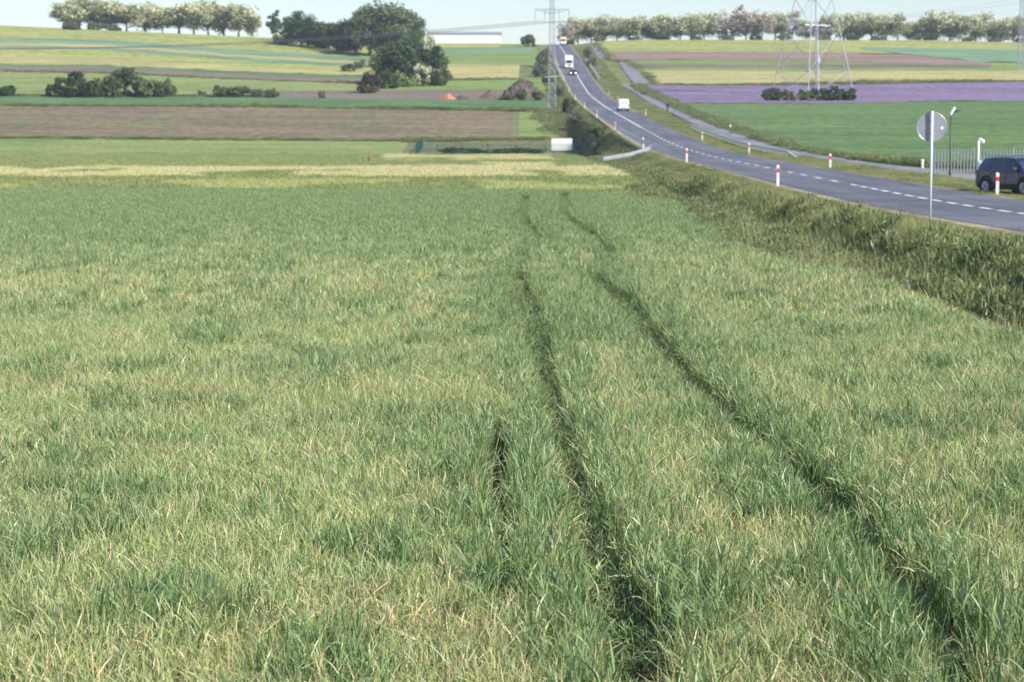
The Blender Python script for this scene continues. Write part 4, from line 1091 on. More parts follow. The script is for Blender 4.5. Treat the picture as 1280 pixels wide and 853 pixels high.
fy = 124.0
fx0, fx1 = px_x(1167, fy), px_x(1340, fy)
t = thing('palisade_fence', 'tall pale grey steel fence of upright pales beside the green field', 'fence', (fx0, fy, gz(fx0, fy)))
fz = gz(fx0, fy)
M['pale'] = plain('grey_steel_pale', (0.24, 0.27, 0.27), 0.5, 0.3, 0.12, 2)
x = 0.0; k = 0
sec = MB(); sn = 0
Lf = fx1 - fx0
def fzz(xx): return gz(fx0 + xx, fy) - fz
while x < Lf:
    zb = fzz(x)
    pr = [(-0.05, 0.0), (-0.02, -0.02), (0.02, -0.02), (0.05, 0.0), (0.02, -0.008), (-0.02, -0.008)]
    vs = [(x + a_, b_, zb + 0.08) for a_, b_ in pr] + [(x + a_, b_, zb + 1.62 - 0.6 * abs(a_)) for a_, b_ in pr]
    fs = [(i, (i + 1) % 6, (i + 1) % 6 + 6, i + 6) for i in range(6)] + [(0, 5, 4, 3, 2, 1), (6, 7, 8, 9, 10, 11)]
    sec.add(vs, fs)
    x += 0.20; k += 1
    if k % 15 == 0 or x >= Lf:
        sec.build('pale_panel', M['pale'], t); sec = MB()
x = 0.0
while x < Lf:
    zb = fzz(x)
    MB().box((x - 0.08, 0.06, zb + 0.75), (0.06, 0.08, 1.9)).build('post', M['galv'], t)
    x2 = min(x + 2.475, Lf)
    for zr in (0.35, 1.35):
        MB().tube([(x, 0.03, zb + zr), (x2, 0.03, fzz(x2) + zr)], 0.02, 4).build('rail', M['galv'], t)
    x += 2.475
# reddish bare soil at the fence's foot
mb = MB(); vs = []
ns = 30
for i in range(ns + 1):
    xx = fx0 - 0.5 + (fx1 - fx0 + 0.5) * i / ns
    for yv in (fy - 2.6 - 0.5 * math.sin(i * 1.7), fy - 1.0, fy + 0.4):
        vs.append((xx, yv, gz(xx, yv) + 0.13 + 0.05 * math.sin(i * 2.1 + yv)))
fs = []
for i in range(ns):
    for k in (0, 1):
        fs.append((i * 3 + k, (i + 1) * 3 + k, (i + 1) * 3 + k + 1, i * 3 + k + 1))
M['red_soil'] = field_mat('reddish_soil_strip', (0.30, 0.19, 0.12), (0.24, 0.15, 0.10), (0.15, 0.16, 0.06), sc=(0.6, 0.6, 0.6), fine=(6, 6, 6), bump=0.6)
tag(mb.add(vs, fs).build('soil', M['red_soil'], smooth=True), 'reddish bare soil at the foot of the pale fence', kind='structure')

# ------------------------------------------------------------------ pylons
def lattice(mb, W, z0, z1, w0, w1, n, r, c=(0, 0), rot=0.0):
    """four legs with crossed bracing"""
    def corner(k, z):
        f = (z - z0) / (z1 - z0); w = w0 + (w1 - w0) * f
        a_ = rot + math.pi / 4 + k * math.pi / 2
        return Vector((c[0] + w * 0.7071 * math.cos(a_), c[1] + w * 0.7071 * math.sin(a_), z))
    # panel heights shrink with width
    zs = [z0]; tot = 0
    ws = []
    for i in range(n):
        f = i / n; ws.append(w0 + (w1 - w0) * f)
    sw_ = sum(ws)
    for q in ws:
        zs.append(zs[-1] + (z1 - z0) * q / sw_)
    for k in range(4):
        mb.tube([corner(k, z0), corner(k, z1)], r * 2.1, 4, caps=False)
        for a_, b_ in zip(zs[:-1], zs[1:]):
            k2 = (k + 1) % 4
            mb.tube([corner(k, a_), corner(k2, b_)], r, 4, caps=False)
            mb.tube([corner(k2, a_), corner(k, b_)], r, 4, caps=False)
            mb.tube([corner(k, b_), corner(k2, b_)], r, 4, caps=False)
    return mb
M['pylon'] = plain('pylon_steel', (0.36, 0.38, 0.40), 0.6, 0.3, 0.1, 1)
M['insul'] = plain('insulator_glass', (0.20, 0.24, 0.26), 0.3, 0, 0.1, 1)
def pylon(name, label, x, y, parts, arms, rot=0.0, z=None):
    z = gz(x, y) if z is None else z
    t = thing(name, label, 'pylon', (x, y, z), rot)
    for (nm, z0, z1, w0, w1, n_, r) in parts:
        lattice(MB(), None, z0, z1, w0, w1, n_, r).build(nm, M['pylon'], t)
    hooks = []
    for (zz, half, th, drop, xsi) in arms:
        mb = MB()
        for s_ in (-1, 1):
            for yy_ in (-0.45, 0.45):
                mb.tube([(0, yy_, zz), (s_ * half, 0, zz + 0.0)], 0.05 * th, 4, caps=False)
                mb.tube([(0, yy_, zz - 0.9), (s_ * half, 0, zz)], 0.04 * th, 4, caps=False)
            for k in range(1, 5):
                f = k / 5
                mb.tube([(s_ * half * f, 0.45 * (1 - f), zz), (s_ * half * f, 0.45 * (1 - f), zz - 0.9 * (1 - f))], 0.03 * th, 4, caps=False)
        a_ = mb.build('crossarm', M['pylon'], t)
        for xi in xsi:
            ib = MB()
            ib.tube([(xi, 0, zz), (xi, 0, zz - drop)], 0.03, 5)
            for q in range(8):
                ib.tube([(xi, 0, zz - 0.3 - q * (drop - 0.5) / 8), (xi, 0, zz - 0.3 - q * (drop - 0.5) / 8 - 0.06)], 0.11, 8)
            ib.build('insulator', M['insul'], a_)
            hooks.append(Vector((x, y, z)) + Matrix.Rotation(rot, 3, 'Z') @ Vector((xi, 0, zz - drop)))
    return t, hooks
# slim pylon left of the road
yA = 400.0; xA = px_x(689.5, yA); zA = gz(xA, yA); p1 = PX(yA)
za = CAMZ + (173 - 14.5) / p1 - zA
slim, hk1 = pylon('slim_pylon', 'slim lattice pylon with one wide crossarm left of the road', xA, yA,
      [('lower_tower', -0.5, 7.2, 1.5, 1.25, 5, 0.035), ('upper_tower', 7.2, za + 6, 1.25, 0.6, 16, 0.03)], [(za, 3.4, 1.0, 2.3, (-3.35, -1.45, 1.45, 3.35))])
MB().tube([(-1.5, -0.7, 6.3), (1.6, -0.7, 6.5)], 0.06, 4).build('platform_bar', M['galv_light'], slim)
MB().box((0.0, 0, za + 6.0), (1.2, 0.1, 0.1)).build('top_bar', M['pylon'], slim)
# big pylon on the right
yB = 440.0; xB = px_x(1013, yB); zB = gz(xB, yB); p2 = PX(yB)
hB = 36.0
big, hk2 = pylon('big_pylon', 'big lattice pylon with spread legs among bushes in the violet field', xB, yB,
      [('leg_base', -0.3, 5.2, 12.6, 11.2, 1, 0.05), ('lower_tower', 5.2, 21.0, 11.2, 5.6, 2, 0.05), ('upper_tower', 21.0, hB, 5.6, 1.6, 6, 0.045)], [(24.5, 9, 1.6, 2.5, (-8.8, 8.8)), (30, 11, 1.6, 2.5, (-10.8, 10.8)), (35.5, 7, 1.6, 2.5, (-6.8, 6.8))], rot=R(31))
MB().box((0.0, -2.0, 7.6), (0.7, 0.4, 1.3)).build('control_box', M['sign_back'], big, bevel=0.03)
MB().tube([(-3.6, -1.5, 15.2), (3.6, -1.5, 15.2)], 0.14, 6).build('walkway', M['galv_light'], big)
MB().tube([(-0.6, -3.0, -0.4), (-0.4, -1.6, 20)], [0.11, 0.09], 6).build('access_ladder', M['galv_light'], big)
yC = 540.0; xC = px_x(1270.5, yC)
p3, hk3 = pylon('slim_pylon', 'slim lattice pylon at the right edge of the photo', xC, yC, [('lower_tower', -0.5, 9, 1.3, 1.0, 4, 0.03), ('upper_tower', 9, 30, 1.0, 0.6, 10, 0.022)], [(za + 1.5, 3.4, 1.0, 2.3, (-3.35, 3.35))])
MB().box((0.0, 0, 30.0), (1.2, 0.1, 0.1)).build('top_bar', M['pylon'], p3)
# wires: sagging to far masts outside the picture
M['wire'] = plain('cable', (0.15, 0.16, 0.18), 0.6, 0.3, 0.05, 1)
def wire(a_, b_, sag, label, grp):
    pts = []
    for k in range(25):
        f = k / 24
        p = Vector(a_).lerp(Vector(b_), f); p.z -= sag * 4 * f * (1 - f)
        pts.append(p)
    o = MB().tube(pts, 0.03, 4, caps=False).build('power_line', M['wire'])
    tag(o, label, 'power line', grp)
nm = ['outermost left', 'inner left', 'inner right', 'outermost right']
for k, h_ in enumerate(hk1):
    wire(h_, (h_.x - 230 + k, h_.y + 62 + k * 2.0, h_.z + 2.0), 5.0, 'thin wire running left from the %s insulator of the slim pylon' % nm[k], 'wires of the slim pylon')
    if k in (0, 3):
        tgt = hk3[0 if k == 0 else 1]
        wire(h_, tgt, 3.0, 'thin wire running right from the %s insulator of the slim pylon' % nm[k], 'wires of the slim pylon')

# ------------------------------------------------------------------ fenced garden and white board
gy = 283.0
gx0, gx1 = px_x(520, gy), px_x(725, gy)
gz0 = gz(gx0, gy)
t = thing('garden_fence', 'green wire mesh fence with posts round a garden plot', 'fence', (gx0, gy, gz0))
def mesh_panel(p0, p1, h, sp=0.16, r=0.006):
    mb = MB()
    a_ = Vector(p0); b_ = Vector(p1); L_ = (b_ - a_).length; n_ = int(L_ / sp)
    for k in range(n_ + 1):
        q = a_.lerp(b_, k / n_)
        mb.tube([q, q + Vector((0, 0, h))], r, 3, caps=False)
    for k in range(8):
        z_ = Vector((0, 0, h * k / 7))
        mb.tube([a_ + z_, b_ + z_], r * 1.3, 3, caps=False)
    return mb
pxs = [gx0, px_x(547, gy), px_x(578, gy), px_x(610, gy), px_x(645, gy), px_x(681, gy), gx1]
loc = lambda x_, y_: (x_ - gx0, y_ - gy, gz(x_, y_) - gz0 + 0.1)
for a_, b_ in zip(pxs[:-1], pxs[1:]):
    mesh_panel(loc(a_, gy), loc(b_, gy), 1.6, 0.13, 0.014).build('mesh_panel', M['fence_green'], t)
for x_ in pxs:
    p = loc(x_, gy)
    MB().tube([p, (p[0], p[1], p[2] + 1.65)], 0.06, 6).build('post', M['fence_green'], t)
for x_ in (gx0, gx1):
    for k in range(7):
        ya, yb = gy + k * 3.2, gy + (k + 1) * 3.2
        mesh_panel(loc(x_, ya), loc(x_ + 0.0, yb), 1.5, 0.12, 0.012).build('mesh_panel', M['fence_green'], t)
        p = loc(x_, yb)
        MB().tube([p, (p[0], p[1], p[2] + 1.65)], 0.05, 6).build('post', M['fence_green'], t)
M['compost'] = M['earth_dark']
for (px, row, w_, lb) in ((578, 196, 62, 'dark compost heap inside the garden fence, left'), (648, 196.5, 66, 'low bed of dark green plants inside the garden fence')):
    x_, y_ = hit(px, row - 2)
    plant('garden_shrub', 'bush_dark', lb, 'shrub', x_, y_, 10 / PX(y_), w_ / PX(y_), None, 0, 'foliage')
by = 292.0
bx0, bx1 = px_x(689, by), px_x(715, by)
bz = gz((bx0 + bx1) / 2, by)
ztop = CAMZ + (173 - 173.2) / PX(by); zbot = CAMZ + (173 - 188) / PX(by)
t = thing('notice_board', 'blank white board on brown legs at the garden\'s right corner', 'board', ((bx0 + bx1) / 2, by, bz))
MB().box((0, 0, (ztop + zbot) / 2 - bz), (bx1 - bx0, 0.12, ztop - zbot)).build('panel', M['white'], t, bevel=0.02)
M['wood'] = plain('brown_wood', (0.12, 0.08, 0.05), 0.8, 0, 0.2, 3)
for s_ in (-1.2, 0, 1.2):
    MB().box((s_, 0.12, (ztop - bz) / 2 - 0.1), (0.12, 0.1, ztop - bz + 0.0)).build('leg', M['wood'], t)
    MB().tube([(s_, 0.16, ztop - bz - 0.3), (s_, 1.3, 0.0)], 0.05, 5).build('strut', M['wood'], t)
x_, y_ = hit(461, 208)
t = thing('marker_stake', 'small orange-red stake standing in the barley', 'stake', (x_, y_, gz(x_, y_)))
MB().box((0, 0, 0.6), (0.16, 0.10, 1.3)).build('stake', M['wood'], t, bevel=0.01); MB().box((0, 0, 1.05), (0.2, 0.14, 0.4)).build('painted_tip', M['orange'], t)

# heaps
def heap(name, mats, label, px, base, top, wpx, seed, peak=0.5, cat='heap', depth=0.7):
    x_, y_ = hit(px, base); w = wpx / PX(y_); h = (base - top) / PX(y_)
    g_ = np.random.default_rng(seed); n_ = 34; m_ = 20
    U, Vv_ = np.meshgrid(np.linspace(-1, 1, n_), np.linspace(-1, 1, m_))
    rr = np.sqrt(U ** 2 + Vv_ ** 2)
    z = np.clip(1 - np.abs(U - (peak - 0.5) * 0.8) ** 1.25 - np.abs(Vv_) ** 1.6, 0, 1)
    z = z ** 0.9 * h * (1 + 0.0 * rr) + g_.normal(0, 0.05 * h, z.shape) * (z > 0.02)
    X_ = U * w / 2 * 1.05; Y_ = Vv_ * w / 2 * depth
    base_z = gz(x_, y_)
    Z_ = z + T(x_ + X_, y_ + w * .3 + Y_) - base_z + np.where(z > 0.02, 0.0, -0.3) + 0.15
    ii = (np.arange(m_ - 1)[:, None] * n_ + np.arange(n_ - 1)[None, :]).ravel()
    me = np_mesh(name, np.stack([X_.ravel(), Y_.ravel() + w * .3, Z_.ravel()], 1), np.stack([ii, ii + 1, ii + n_ + 1, ii + n_], 1), mats)
    o = link_mesh(name, me); o.location = (x_, y_, base_z)
    return tag(o, label, cat)
M['brush'] = field_mat('brushwood_and_soil', (0.12, 0.085, 0.075), (0.16, 0.12, 0.11), (0.085, 0.12, 0.05), sc=(0.3, 0.3, 0.3), fine=(2, 2, 2), t3=(0.48, 0.6), bump=1.0)
heap('brush_heap', M['brush'], 'big dark brushwood heap on the bare strip near the slim pylon', 654, 124, 100, 56, 3)
heap('soil_heap', M['brush'], 'low brown heap left of the big brushwood heap', 612, 124, 114, 26, 5)
heap('orange_heap', M['orange'], 'small orange heap on the bare strip', 560, 125.5, 118, 20, 4)
heap('soil_heap', M['earth_dark'], 'flat dark soil heap right of the orange one', 577, 125, 120.5, 18, 6)
for k, (px, w_, tp) in enumerate(((632, 20, 117), (652, 18, 112), (672, 16, 113))):
    plant_px('bush', 'bush_olive', '%s from the left of three green bushes before the brushwood heap' % ORD[k], 'bush', px, 126, tp, w_, 'bushes before the brushwood heap', k, 'foliage')

# ------------------------------------------------------------------ white hall on the crest, houses behind the trees
hy = 755.0
hx0, hx1 = px_x(537, hy), px_x(626, hy)
hz0 = gz((hx0 + hx1) / 2, hy) - 0.8
ht = CAMZ + (173 - 42.8) / PX(hy) - hz0
hw = hx1 - hx0
t = thing('farm_hall', 'long white hall with a low grey roof on the crest', 'building', ((hx0 + hx1) / 2, hy, hz0))
mb = MB(); D_ = 12.0
mb.add([(-hw / 2, 0, 0), (hw / 2, 0, 0), (hw / 2, D_, 0), (-hw / 2, D_, 0), (-hw / 2, 0, ht - .5), (hw / 2, 0, ht - .5), (hw / 2, D_, ht - .5), (-hw / 2, D_, ht - .5), (-hw / 2, D_ / 2, ht + .3), (hw / 2, D_ / 2, ht + .3)],
       [(0, 1, 5, 4), (1, 2, 6, 9, 5), (2, 3, 7, 6), (3, 0, 4, 8, 7)])
mb.build('wall', M['render_white'], t)
mb = MB(); e = 0.35
mb.add([(-hw / 2 - e, -e, ht - .55), (hw / 2 + e, -e, ht - .55), (hw / 2 + e, D_ / 2, ht + .38), (-hw / 2 - e, D_ / 2, ht + .38), (hw / 2 + e, D_ + e, ht - .55), (-hw / 2 - e, D_ + e, ht - .55),
        (-hw / 2 - e, -e, ht - .35), (hw / 2 + e, -e, ht - .35), (hw / 2 + e, D_ / 2, ht + .58), (-hw / 2 - e, D_ / 2, ht + .58), (hw / 2 + e, D_ + e, ht - .35), (-hw / 2 - e, D_ + e, ht - .35)],
       [(0, 1, 2, 3), (3, 2, 4, 5), (6, 9, 8, 7), (9, 11, 10, 8), (0, 6, 7, 1), (5, 4, 10, 11), (0, 3, 9, 6), (3, 5, 11, 9), (1, 7, 8, 2), (2, 8, 10, 4)])
mb.build('roof', M['roof_grey'], t)
MB().box((0, -0.03, 1.35), (hw - 0.4, 0.06, 0.10)).build('sill_band', M['roof_grey'], t)
for k in range(6):
    x_ = -hw / 2 + (k + 0.5) * hw / 6
    MB().box((x_, -0.02, 2.3), (3.2, 0.05, 0.8)).build('window_strip', plain('frosted_panel', (0.74, 0.75, 0.76), 0.3, 0, 0.03, 1), t)
# ------------------------------------------------------------------ vehicles
def loft_body(st, mat, name, parent, bevel=0.03):
    """st: stations (x, z_bottom, z_belt, z_top, half_belt, half_top, half_bottom)"""
    mb = MB(); vs = []
    for (x, zb, zl, zt, hb, htp, hbo) in st:
        vs += [(x, -hbo, zb), (x, -hb, zb + (zl - zb) * 0.35), (x, -hb * 0.985, zl), (x, -htp, zt), (x, 0, zt + 0.03), (x, htp, zt), (x, hb * 0.985, zl), (x, hb, zb + (zl - zb) * 0.35), (x, hbo, zb)]
    n_ = 9; fs = []
    for i in range(len(st) - 1):
        for k in range(n_):
            fs.append((i * n_ + k, (i + 1) * n_ + k, (i + 1) * n_ + (k + 1) % n_, i * n_ + (k + 1) % n_))
    fs.append(tuple(range(n_))); fs.append(tuple((len(st) - 1) * n_ + k for k in range(n_))[::-1])
    mb.add(vs, fs)
    return mb.build(name, mat, parent, smooth=False, bevel=bevel)
def wheel(parent, x, y, r, w=0.22, side=1):
    t_ = MB().tube([(x, y - w / 2, r), (x, y - w / 2 + 0.03, r), (x, y + w / 2 - 0.03, r), (x, y + w / 2, r)], [r * 0.93, r, r, r * 0.93], 28)
    tyre = t_.build('wheel', M['tyre'], parent, smooth=False)
    rim = MB().tube([(x, y + side * (w / 2 - 0.01), r), (x, y + side * (w / 2 + 0.012), r)], [r * 0.66, r * 0.62], 24)
    for k in range(5):
        a_ = 2 * math.pi * k / 5
        rim.tube([(x, y + side * (w / 2 + 0.02), r), (x + r * 0.6 * math.cos(a_), y + side * (w / 2 + 0.012), r + r * 0.6 * math.sin(a_))], [0.045, 0.03], 5)
    rim.build('rim', M['alloy'], tyre)
def quad(parent, name, mat, pts, th=0.008, n=(0, 1, 0)):
    nn = Vector(n) * th
    P = [Vector(p) for p in pts]; k = len(P)
    vs = [p - nn for p in P] + [p + nn for p in P]
    fs = [tuple(range(k))[::-1], tuple(range(k, 2 * k))] + [(i, (i + 1) % k, (i + 1) % k + k, i + k) for i in range(k)]
    return MB().add(vs, fs).build(name, mat, parent)
def passenger_car(name, label, x, y, z, heading, mat, suv=True, lights_on=False, group=None):
    """forward along local +x"""
    t = thing(name, label, 'car', (x, y, z), heading, group)
    if suv:
        L_, Wd, Ht, zb, belt, r, wb = 4.6, 0.92, 1.68, 0.26, 1.02, 0.375, 1.35
        st = [(-2.28, .50, .80, .98, .74, .66, .70), (-2.20, .36, .98, 1.12, .86, .72, .80), (-2.05, .30, 1.06, 1.42, .90, .70, .84), (-1.75, .28, 1.08, 1.62, .92, .70, .86), (-1.1, .26, 1.05, 1.68, .92, .72, .86), (-0.2, .26, 1.02, 1.69, .92, .73, .86),
              (0.35, .26, 1.00, 1.66, .92, .72, .86), (0.75, .26, 1.00, 1.44, .92, .70, .86), (1.15, .26, 1.00, 1.10, .92, .76, .86), (1.75, .26, .95, 1.03, .91, .74, .86), (2.10, .28, .86, .94, .86, .66, .82), (2.28, .36, .72, .80, .74, .60, .72)]
        sw_ = [(-1.88, 1.12, 1.50), (-1.10, 1.09, 1.60), (-0.98, 1.09, 1.60), (-0.02, 1.06, 1.60), (0.10, 1.06, 1.60), (0.45, 1.04, 1.55), (1.02, 1.04, 1.10)]
    else:
        L_, Wd, Ht, zb, belt, r, wb = 4.3, 0.88, 1.45, 0.22, 0.92, 0.32, 1.30
        st = [(-2.15, .42, .72, .86, .72, .62, .68), (-2.0, .30, .88, .98, .84, .70, .80), (-1.55, .22, .93, 1.12, .88, .70, .82), (-1.0, .22, .92, 1.42, .88, .66, .82), (-0.1, .22, .90, 1.46, .88, .67, .82),
              (0.4, .22, .90, 1.36, .88, .66, .82), (1.0, .22, .90, .98, .88, .74, .82), (1.7, .24, .80, .88, .86, .70, .80), (2.15, .34, .58, .68, .72, .58, .70)]
        sw_ = [(-1.3, .96, 1.22), (-0.75, .96, 1.38), (-0.65, .96, 1.38), (0.0, .94, 1.38), (0.08, .94, 1.38), (0.35, .94, 1.33), (0.85, .94, 1.0)]
    body = loft_body(st, mat, 'body', t)
    xsn = [s_[0] for s_ in st]
    def yat(x_, z_, s_):
        hb = np.interp(x_, xsn, [q[4] for q in st]) * 0.985; htp = np.interp(x_, xsn, [q[5] for q in st]); zl = np.interp(x_, xsn, [q[2] for q in st]); zt = np.interp(x_, xsn, [q[3] for q in st])
        f = np.clip((z_ - zl) / max(0.05, zt - zl), 0, 1)
        return s_ * (hb + (htp - hb) * f + 0.006)
    for s_ in (-1, 1):
        for (a_, b_) in ((0, 1), (2, 3), (4, 6)):
            if (a_, b_) == (4, 6):
                pts = [(sw_[4][0], sw_[4][1]), (sw_[6][0], sw_[6][1]), (sw_[5][0], sw_[5][2]), (sw_[4][0], sw_[4][2])]
            else:
                pts = [(sw_[a_][0], sw_[a_][1]), (sw_[b_][0], sw_[b_][1]), (sw_[b_][0], sw_[b_][2]), (sw_[a_][0], sw_[a_][2])]
            quad(t, 'side_window', M['glass_dark'], [(p[0], yat(p[0], p[1], s_), p[1]) for p in pts], 0.006, (0, s_, 0))
        # door seams, sill cladding, mirror, arches
        quad(t, 'sill', M['black'], [(-1.0, s_ * (Wd * 0.965 + .012), zb + .0), (1.0, s_ * (Wd * 0.965 + .012), zb), (1.0, s_ * (Wd + .006), zb + .2), (-1.0, s_ * (Wd + .006), zb + .2)], 0.01, (0, s_, 0))
        mr = MB().box((0.78, s_ * (Wd + 0.10), belt + 0.14), (0.12, 0.22, 0.16)).build('mirror', M['black'] if suv else mat, t, bevel=0.03)
        for xw in (-wb, wb):
            ar = MB(); rr = r * 1.22
            pts = [(xw + rr * math.cos(a_), s_ * (Wd - 0.01), r + rr * math.sin(a_)) for a_ in np.linspace(-0.25, math.pi + 0.25, 20)]
            ar.tube(pts, 0.045, 6); ar.build('wheel_arch', M['black'], t)
            ar = MB(); ar.disc((xw, s_ * (Wd - 0.02), r), (0, 1, 0), rr * 0.98, 0.05, 28); ar.build('arch_liner', M['black'], t)
            wheel(t, xw, s_ * (Wd - 0.085), r, 0.23, s_)
    if suv:
        quad(t, 'windscreen', M['glass_dark'], [(1.10, -.70, 1.14), (1.10, .70, 1.14), (0.45, .62, 1.635), (0.45, -.62, 1.635)], 0.01, (0.55, 0, 0.83))
        quad(t, 'rear_window', M['glass_dark'], [(-2.16, -.62, 1.20), (-2.16, .62, 1.20), (-1.90, .60, 1.54), (-1.90, -.60, 1.54)], 0.01, (-0.9, 0, 0.4))
        for s_ in (-1, 1):
            MB().box((2.17, s_ * .66, .80), (0.22, 0.26, 0.12)).build('headlight', M['lamp_lens'], t, bevel=0.03)
            MB().box((-2.20, s_ * .76, 1.0), (0.16, 0.16, 0.22)).build('tail_light', M['tail'], t, bevel=0.03)
            MB().tube([(-1.7, s_ * .66, 1.70), (-1.5, s_ * .66, 1.75), (0.2, s_ * .66, 1.75), (0.35, s_ * .66, 1.71)], 0.02, 6).build('roof_rail', M['galv'], t)
        MB().box((2.27, 0, .58), (0.06, 1.1, 0.26)).build('grille', M['black'], t, bevel=0.02)
        MB().box((-0.9, -Wd - 0.01, .98), (0.18, 0.03, 0.03)).build('door_handle', mat, t); MB().box((0.12, -Wd - 0.01, .96), (0.18, 0.03, 0.03)).build('door_handle', mat, t)
        for xd in (-1.04, 0.04, 0.98):
            for s_ in (-1, 1):
                MB().box((xd, s_ * (Wd - 0.012), 0.72), (0.012, 0.03, 0.60)).build('door_seam', M['black'], t)
    else:
        quad(t, 'windscreen', M['glass_dark'], [(0.98, -.66, 1.02), (0.98, .66, 1.02), (0.42, .56, 1.36), (0.42, -.56, 1.36)], 0.012, (0.55, 0, 0.83))
        quad(t, 'rear_window', M['glass_dark'], [(-1.5, -.6, 1.14), (-1.5, .6, 1.14), (-1.05, .55, 1.38), (-1.05, -.55, 1.38)], 0.012, (-0.6, 0, 0.8))
        for s_ in (-1, 1):
            MB().box((2.10, s_ * .60, .60), (0.18, 0.34, 0.20)).build('headlight', M['lamp_on'] if lights_on else M['lamp_lens'], t, bevel=0.04)
            MB().box((-2.10, s_ * .64, .72), (0.12, 0.2, 0.16)).build('tail_light', M['tail'], t, bevel=0.02)
        MB().box((2.14, 0, .40), (0.06, 0.9, 0.18)).build('grille', M['black'], t, bevel=0.02)
    return t
cyy = 90.0
cxx = 22.85
passenger_car('parked_car', 'dark navy car parked on the grass right of the road, rear at the picture side', cxx, cyy, gz(cxx, cyy) + 0.06, R(-66), M['navy'])
M['dark_blue'] = plain('dark_blue_paint', (0.02, 0.03, 0.05), 0.3, 0.2, 0.05, 3, coat=0.7)
yv = 527.0
slope = lambda y: math.atan((road_z(y + 3) - road_z(y - 3)) / 6)
c2 = passenger_car('oncoming_car', 'small dark car with lit headlights driving down in front of the truck', 15.95, yv, float(road_z(yv)), R(-90), M['dark_blue'], suv=False, lights_on=True)
c2.rotation_euler = (0, slope(yv), R(-90))

# white van seen from behind
yv = 340.0
xv = px_x(778, yv)
t = thing('white_van', 'white van driving away up the right lane', 'van', (xv, yv, float(road_z(yv))), R(90))
t.rotation_euler = (0, -slope(yv), R(90))
st = [(-2.3, .42, 1.0, 1.90, .90, .80, .86), (-2.2, .38, 1.05, 1.98, .93, .82, .90), (1.0, .38, 1.05, 1.98, .93, .82, .90), (1.5, .38, 1.0, 1.50, .93, .76, .88), (1.9, .38, .9, 1.05, .92, .74, .86), (2.3, .42, .7, .8, .82, .66, .78)]
loft_body(st, M['white'], 'body', t, 0.05)
quad(t, 'rear_window', plain('pale_reflecting_glass', (0.55, 0.56, 0.58), 0.15, 0, 0.05, 2), [(-2.30, -.66, 1.25), (-2.30, .66, 1.25), (-2.28, .62, 1.75), (-2.28, -.62, 1.75)], 0.012, (-1, 0, 0))
MB().box((-2.32, 0, .40), (0.12, 1.8, 0.22)).build('bumper', M['black'], t, bevel=0.03)
MB().box((-2.33, 0, .72), (0.02, 0.5, 0.12)).build('number_plate', M['galv_light'], t)
for s_ in (-1, 1):
    MB().box((-2.31, s_ * .82, 1.0), (0.06, 0.10, 0.42)).build('tail_light', M['tail'], t, bevel=0.01)
    quad(t, 'side_window', M['glass_dark'], [(0.2, s_ * .935, 1.1), (1.3, s_ * .935, 1.1), (1.1, s_ * .85, 1.7), (0.2, s_ * .85, 1.78)], 0.01, (0, s_, 0))
    for xw in (-1.5, 1.5):
        wheel(t, xw, s_ * .82, 0.34, 0.22, s_)

# truck coming down
yv = 560.0
t = thing('white_truck', 'white box truck with a tall body coming down the hill', 'truck', (px_x(710.6, yv), yv, float(road_z(yv))), R(-90))
t.rotation_euler = (0, slope(yv), R(-90)); t.scale = (0.88, 0.88, 0.88)
M['truck_white'] = plain('truck_body_white', (0.78, 0.78, 0.72), 0.45, 0, 0.05, 2)
MB().box((-2.6, 0, 2.25), (6.2, 2.5, 2.9)).build('cargo_box', M['truck_white'], t, bevel=0.04)
MB().box((-2.4, 0, .65), (6.6, 1.0, 0.3)).build('chassis', M['black'], t)
cabb = MB(); hw_ = 1.18
cabb.add([(0.7, -hw_, .5), (0.7, hw_, .5), (2.35, hw_, .5), (2.35, -hw_, .5), (0.7, -hw_, 2.75), (0.7, hw_, 2.75), (1.9, hw_, 2.72), (1.9, -hw_, 2.72), (2.38, -hw_, 1.5), (2.38, hw_, 1.5)],
         [(0, 3, 2, 1), (0, 1, 5, 4), (4, 5, 6, 7), (7, 6, 9, 8), (8, 9, 2, 3), (0, 4, 7, 8, 3), (1, 2, 9, 6, 5)])
cabb.build('cab', M['truck_white'], t, bevel=0.05)
quad(t, 'windscreen', M['glass_dark'], [(2.36, -1.0, 1.58), (2.36, 1.0, 1.58), (1.98, .98, 2.55), (1.98, -.98, 2.55)], 0.015, (0.92, 0, 0.38))
MB().box((2.36, 0, .55), (0.16, 2.3, 0.36)).build('bumper', M['truck_white'], t, bevel=0.03)
MB().box((2.40, 0, 1.05), (0.05, 1.3, 0.35)).build('grille', M['black'], t)
MB().box((2.44, 0, .55), (0.02, 0.5, 0.11)).build('number_plate', M['white'], t)
for s_ in (-1, 1):
    MB().box((2.42, s_ * .88, .80), (0.08, 0.30, 0.22)).build('headlight', M['lamp_on'], t, bevel=0.02)
    MB().box((2.1, s_ * 1.34, 1.9), (0.10, 0.16, 0.55)).build('mirror', M['black'], t)
    for xw in (1.5, -4.2):
        wheel(t, xw, s_ * 1.02, 0.46, 0.28, s_)
# vehicle on the crest
yv = 722.0
t = thing('distant_lorry', 'faint orange and white lorry at the top of the road', 'truck', (px_x(703.5, yv), yv, float(road_z(yv))), R(-90))
MB().box((-1.5, 0, 1.7), (5.0, 2.3, 2.4)).build('cargo_box', plain('pale_orange_tarp', (0.72, 0.42, 0.28), 0.6, 0, 0.1, 1), t, bevel=0.05)
MB().box((1.7, 0, 1.3), (1.3, 2.1, 1.8)).build('cab', M['truck_white'], t, bevel=0.1)
MB().box((2.36, 0, 1.65), (0.06, 1.8, 0.7)).build('windscreen', M['glass_dark'], t)
for s_ in (-1, 1):
    for xw in (1.6, -2.8):
        wheel(t, xw, s_ * .95, 0.42, 0.25, s_)

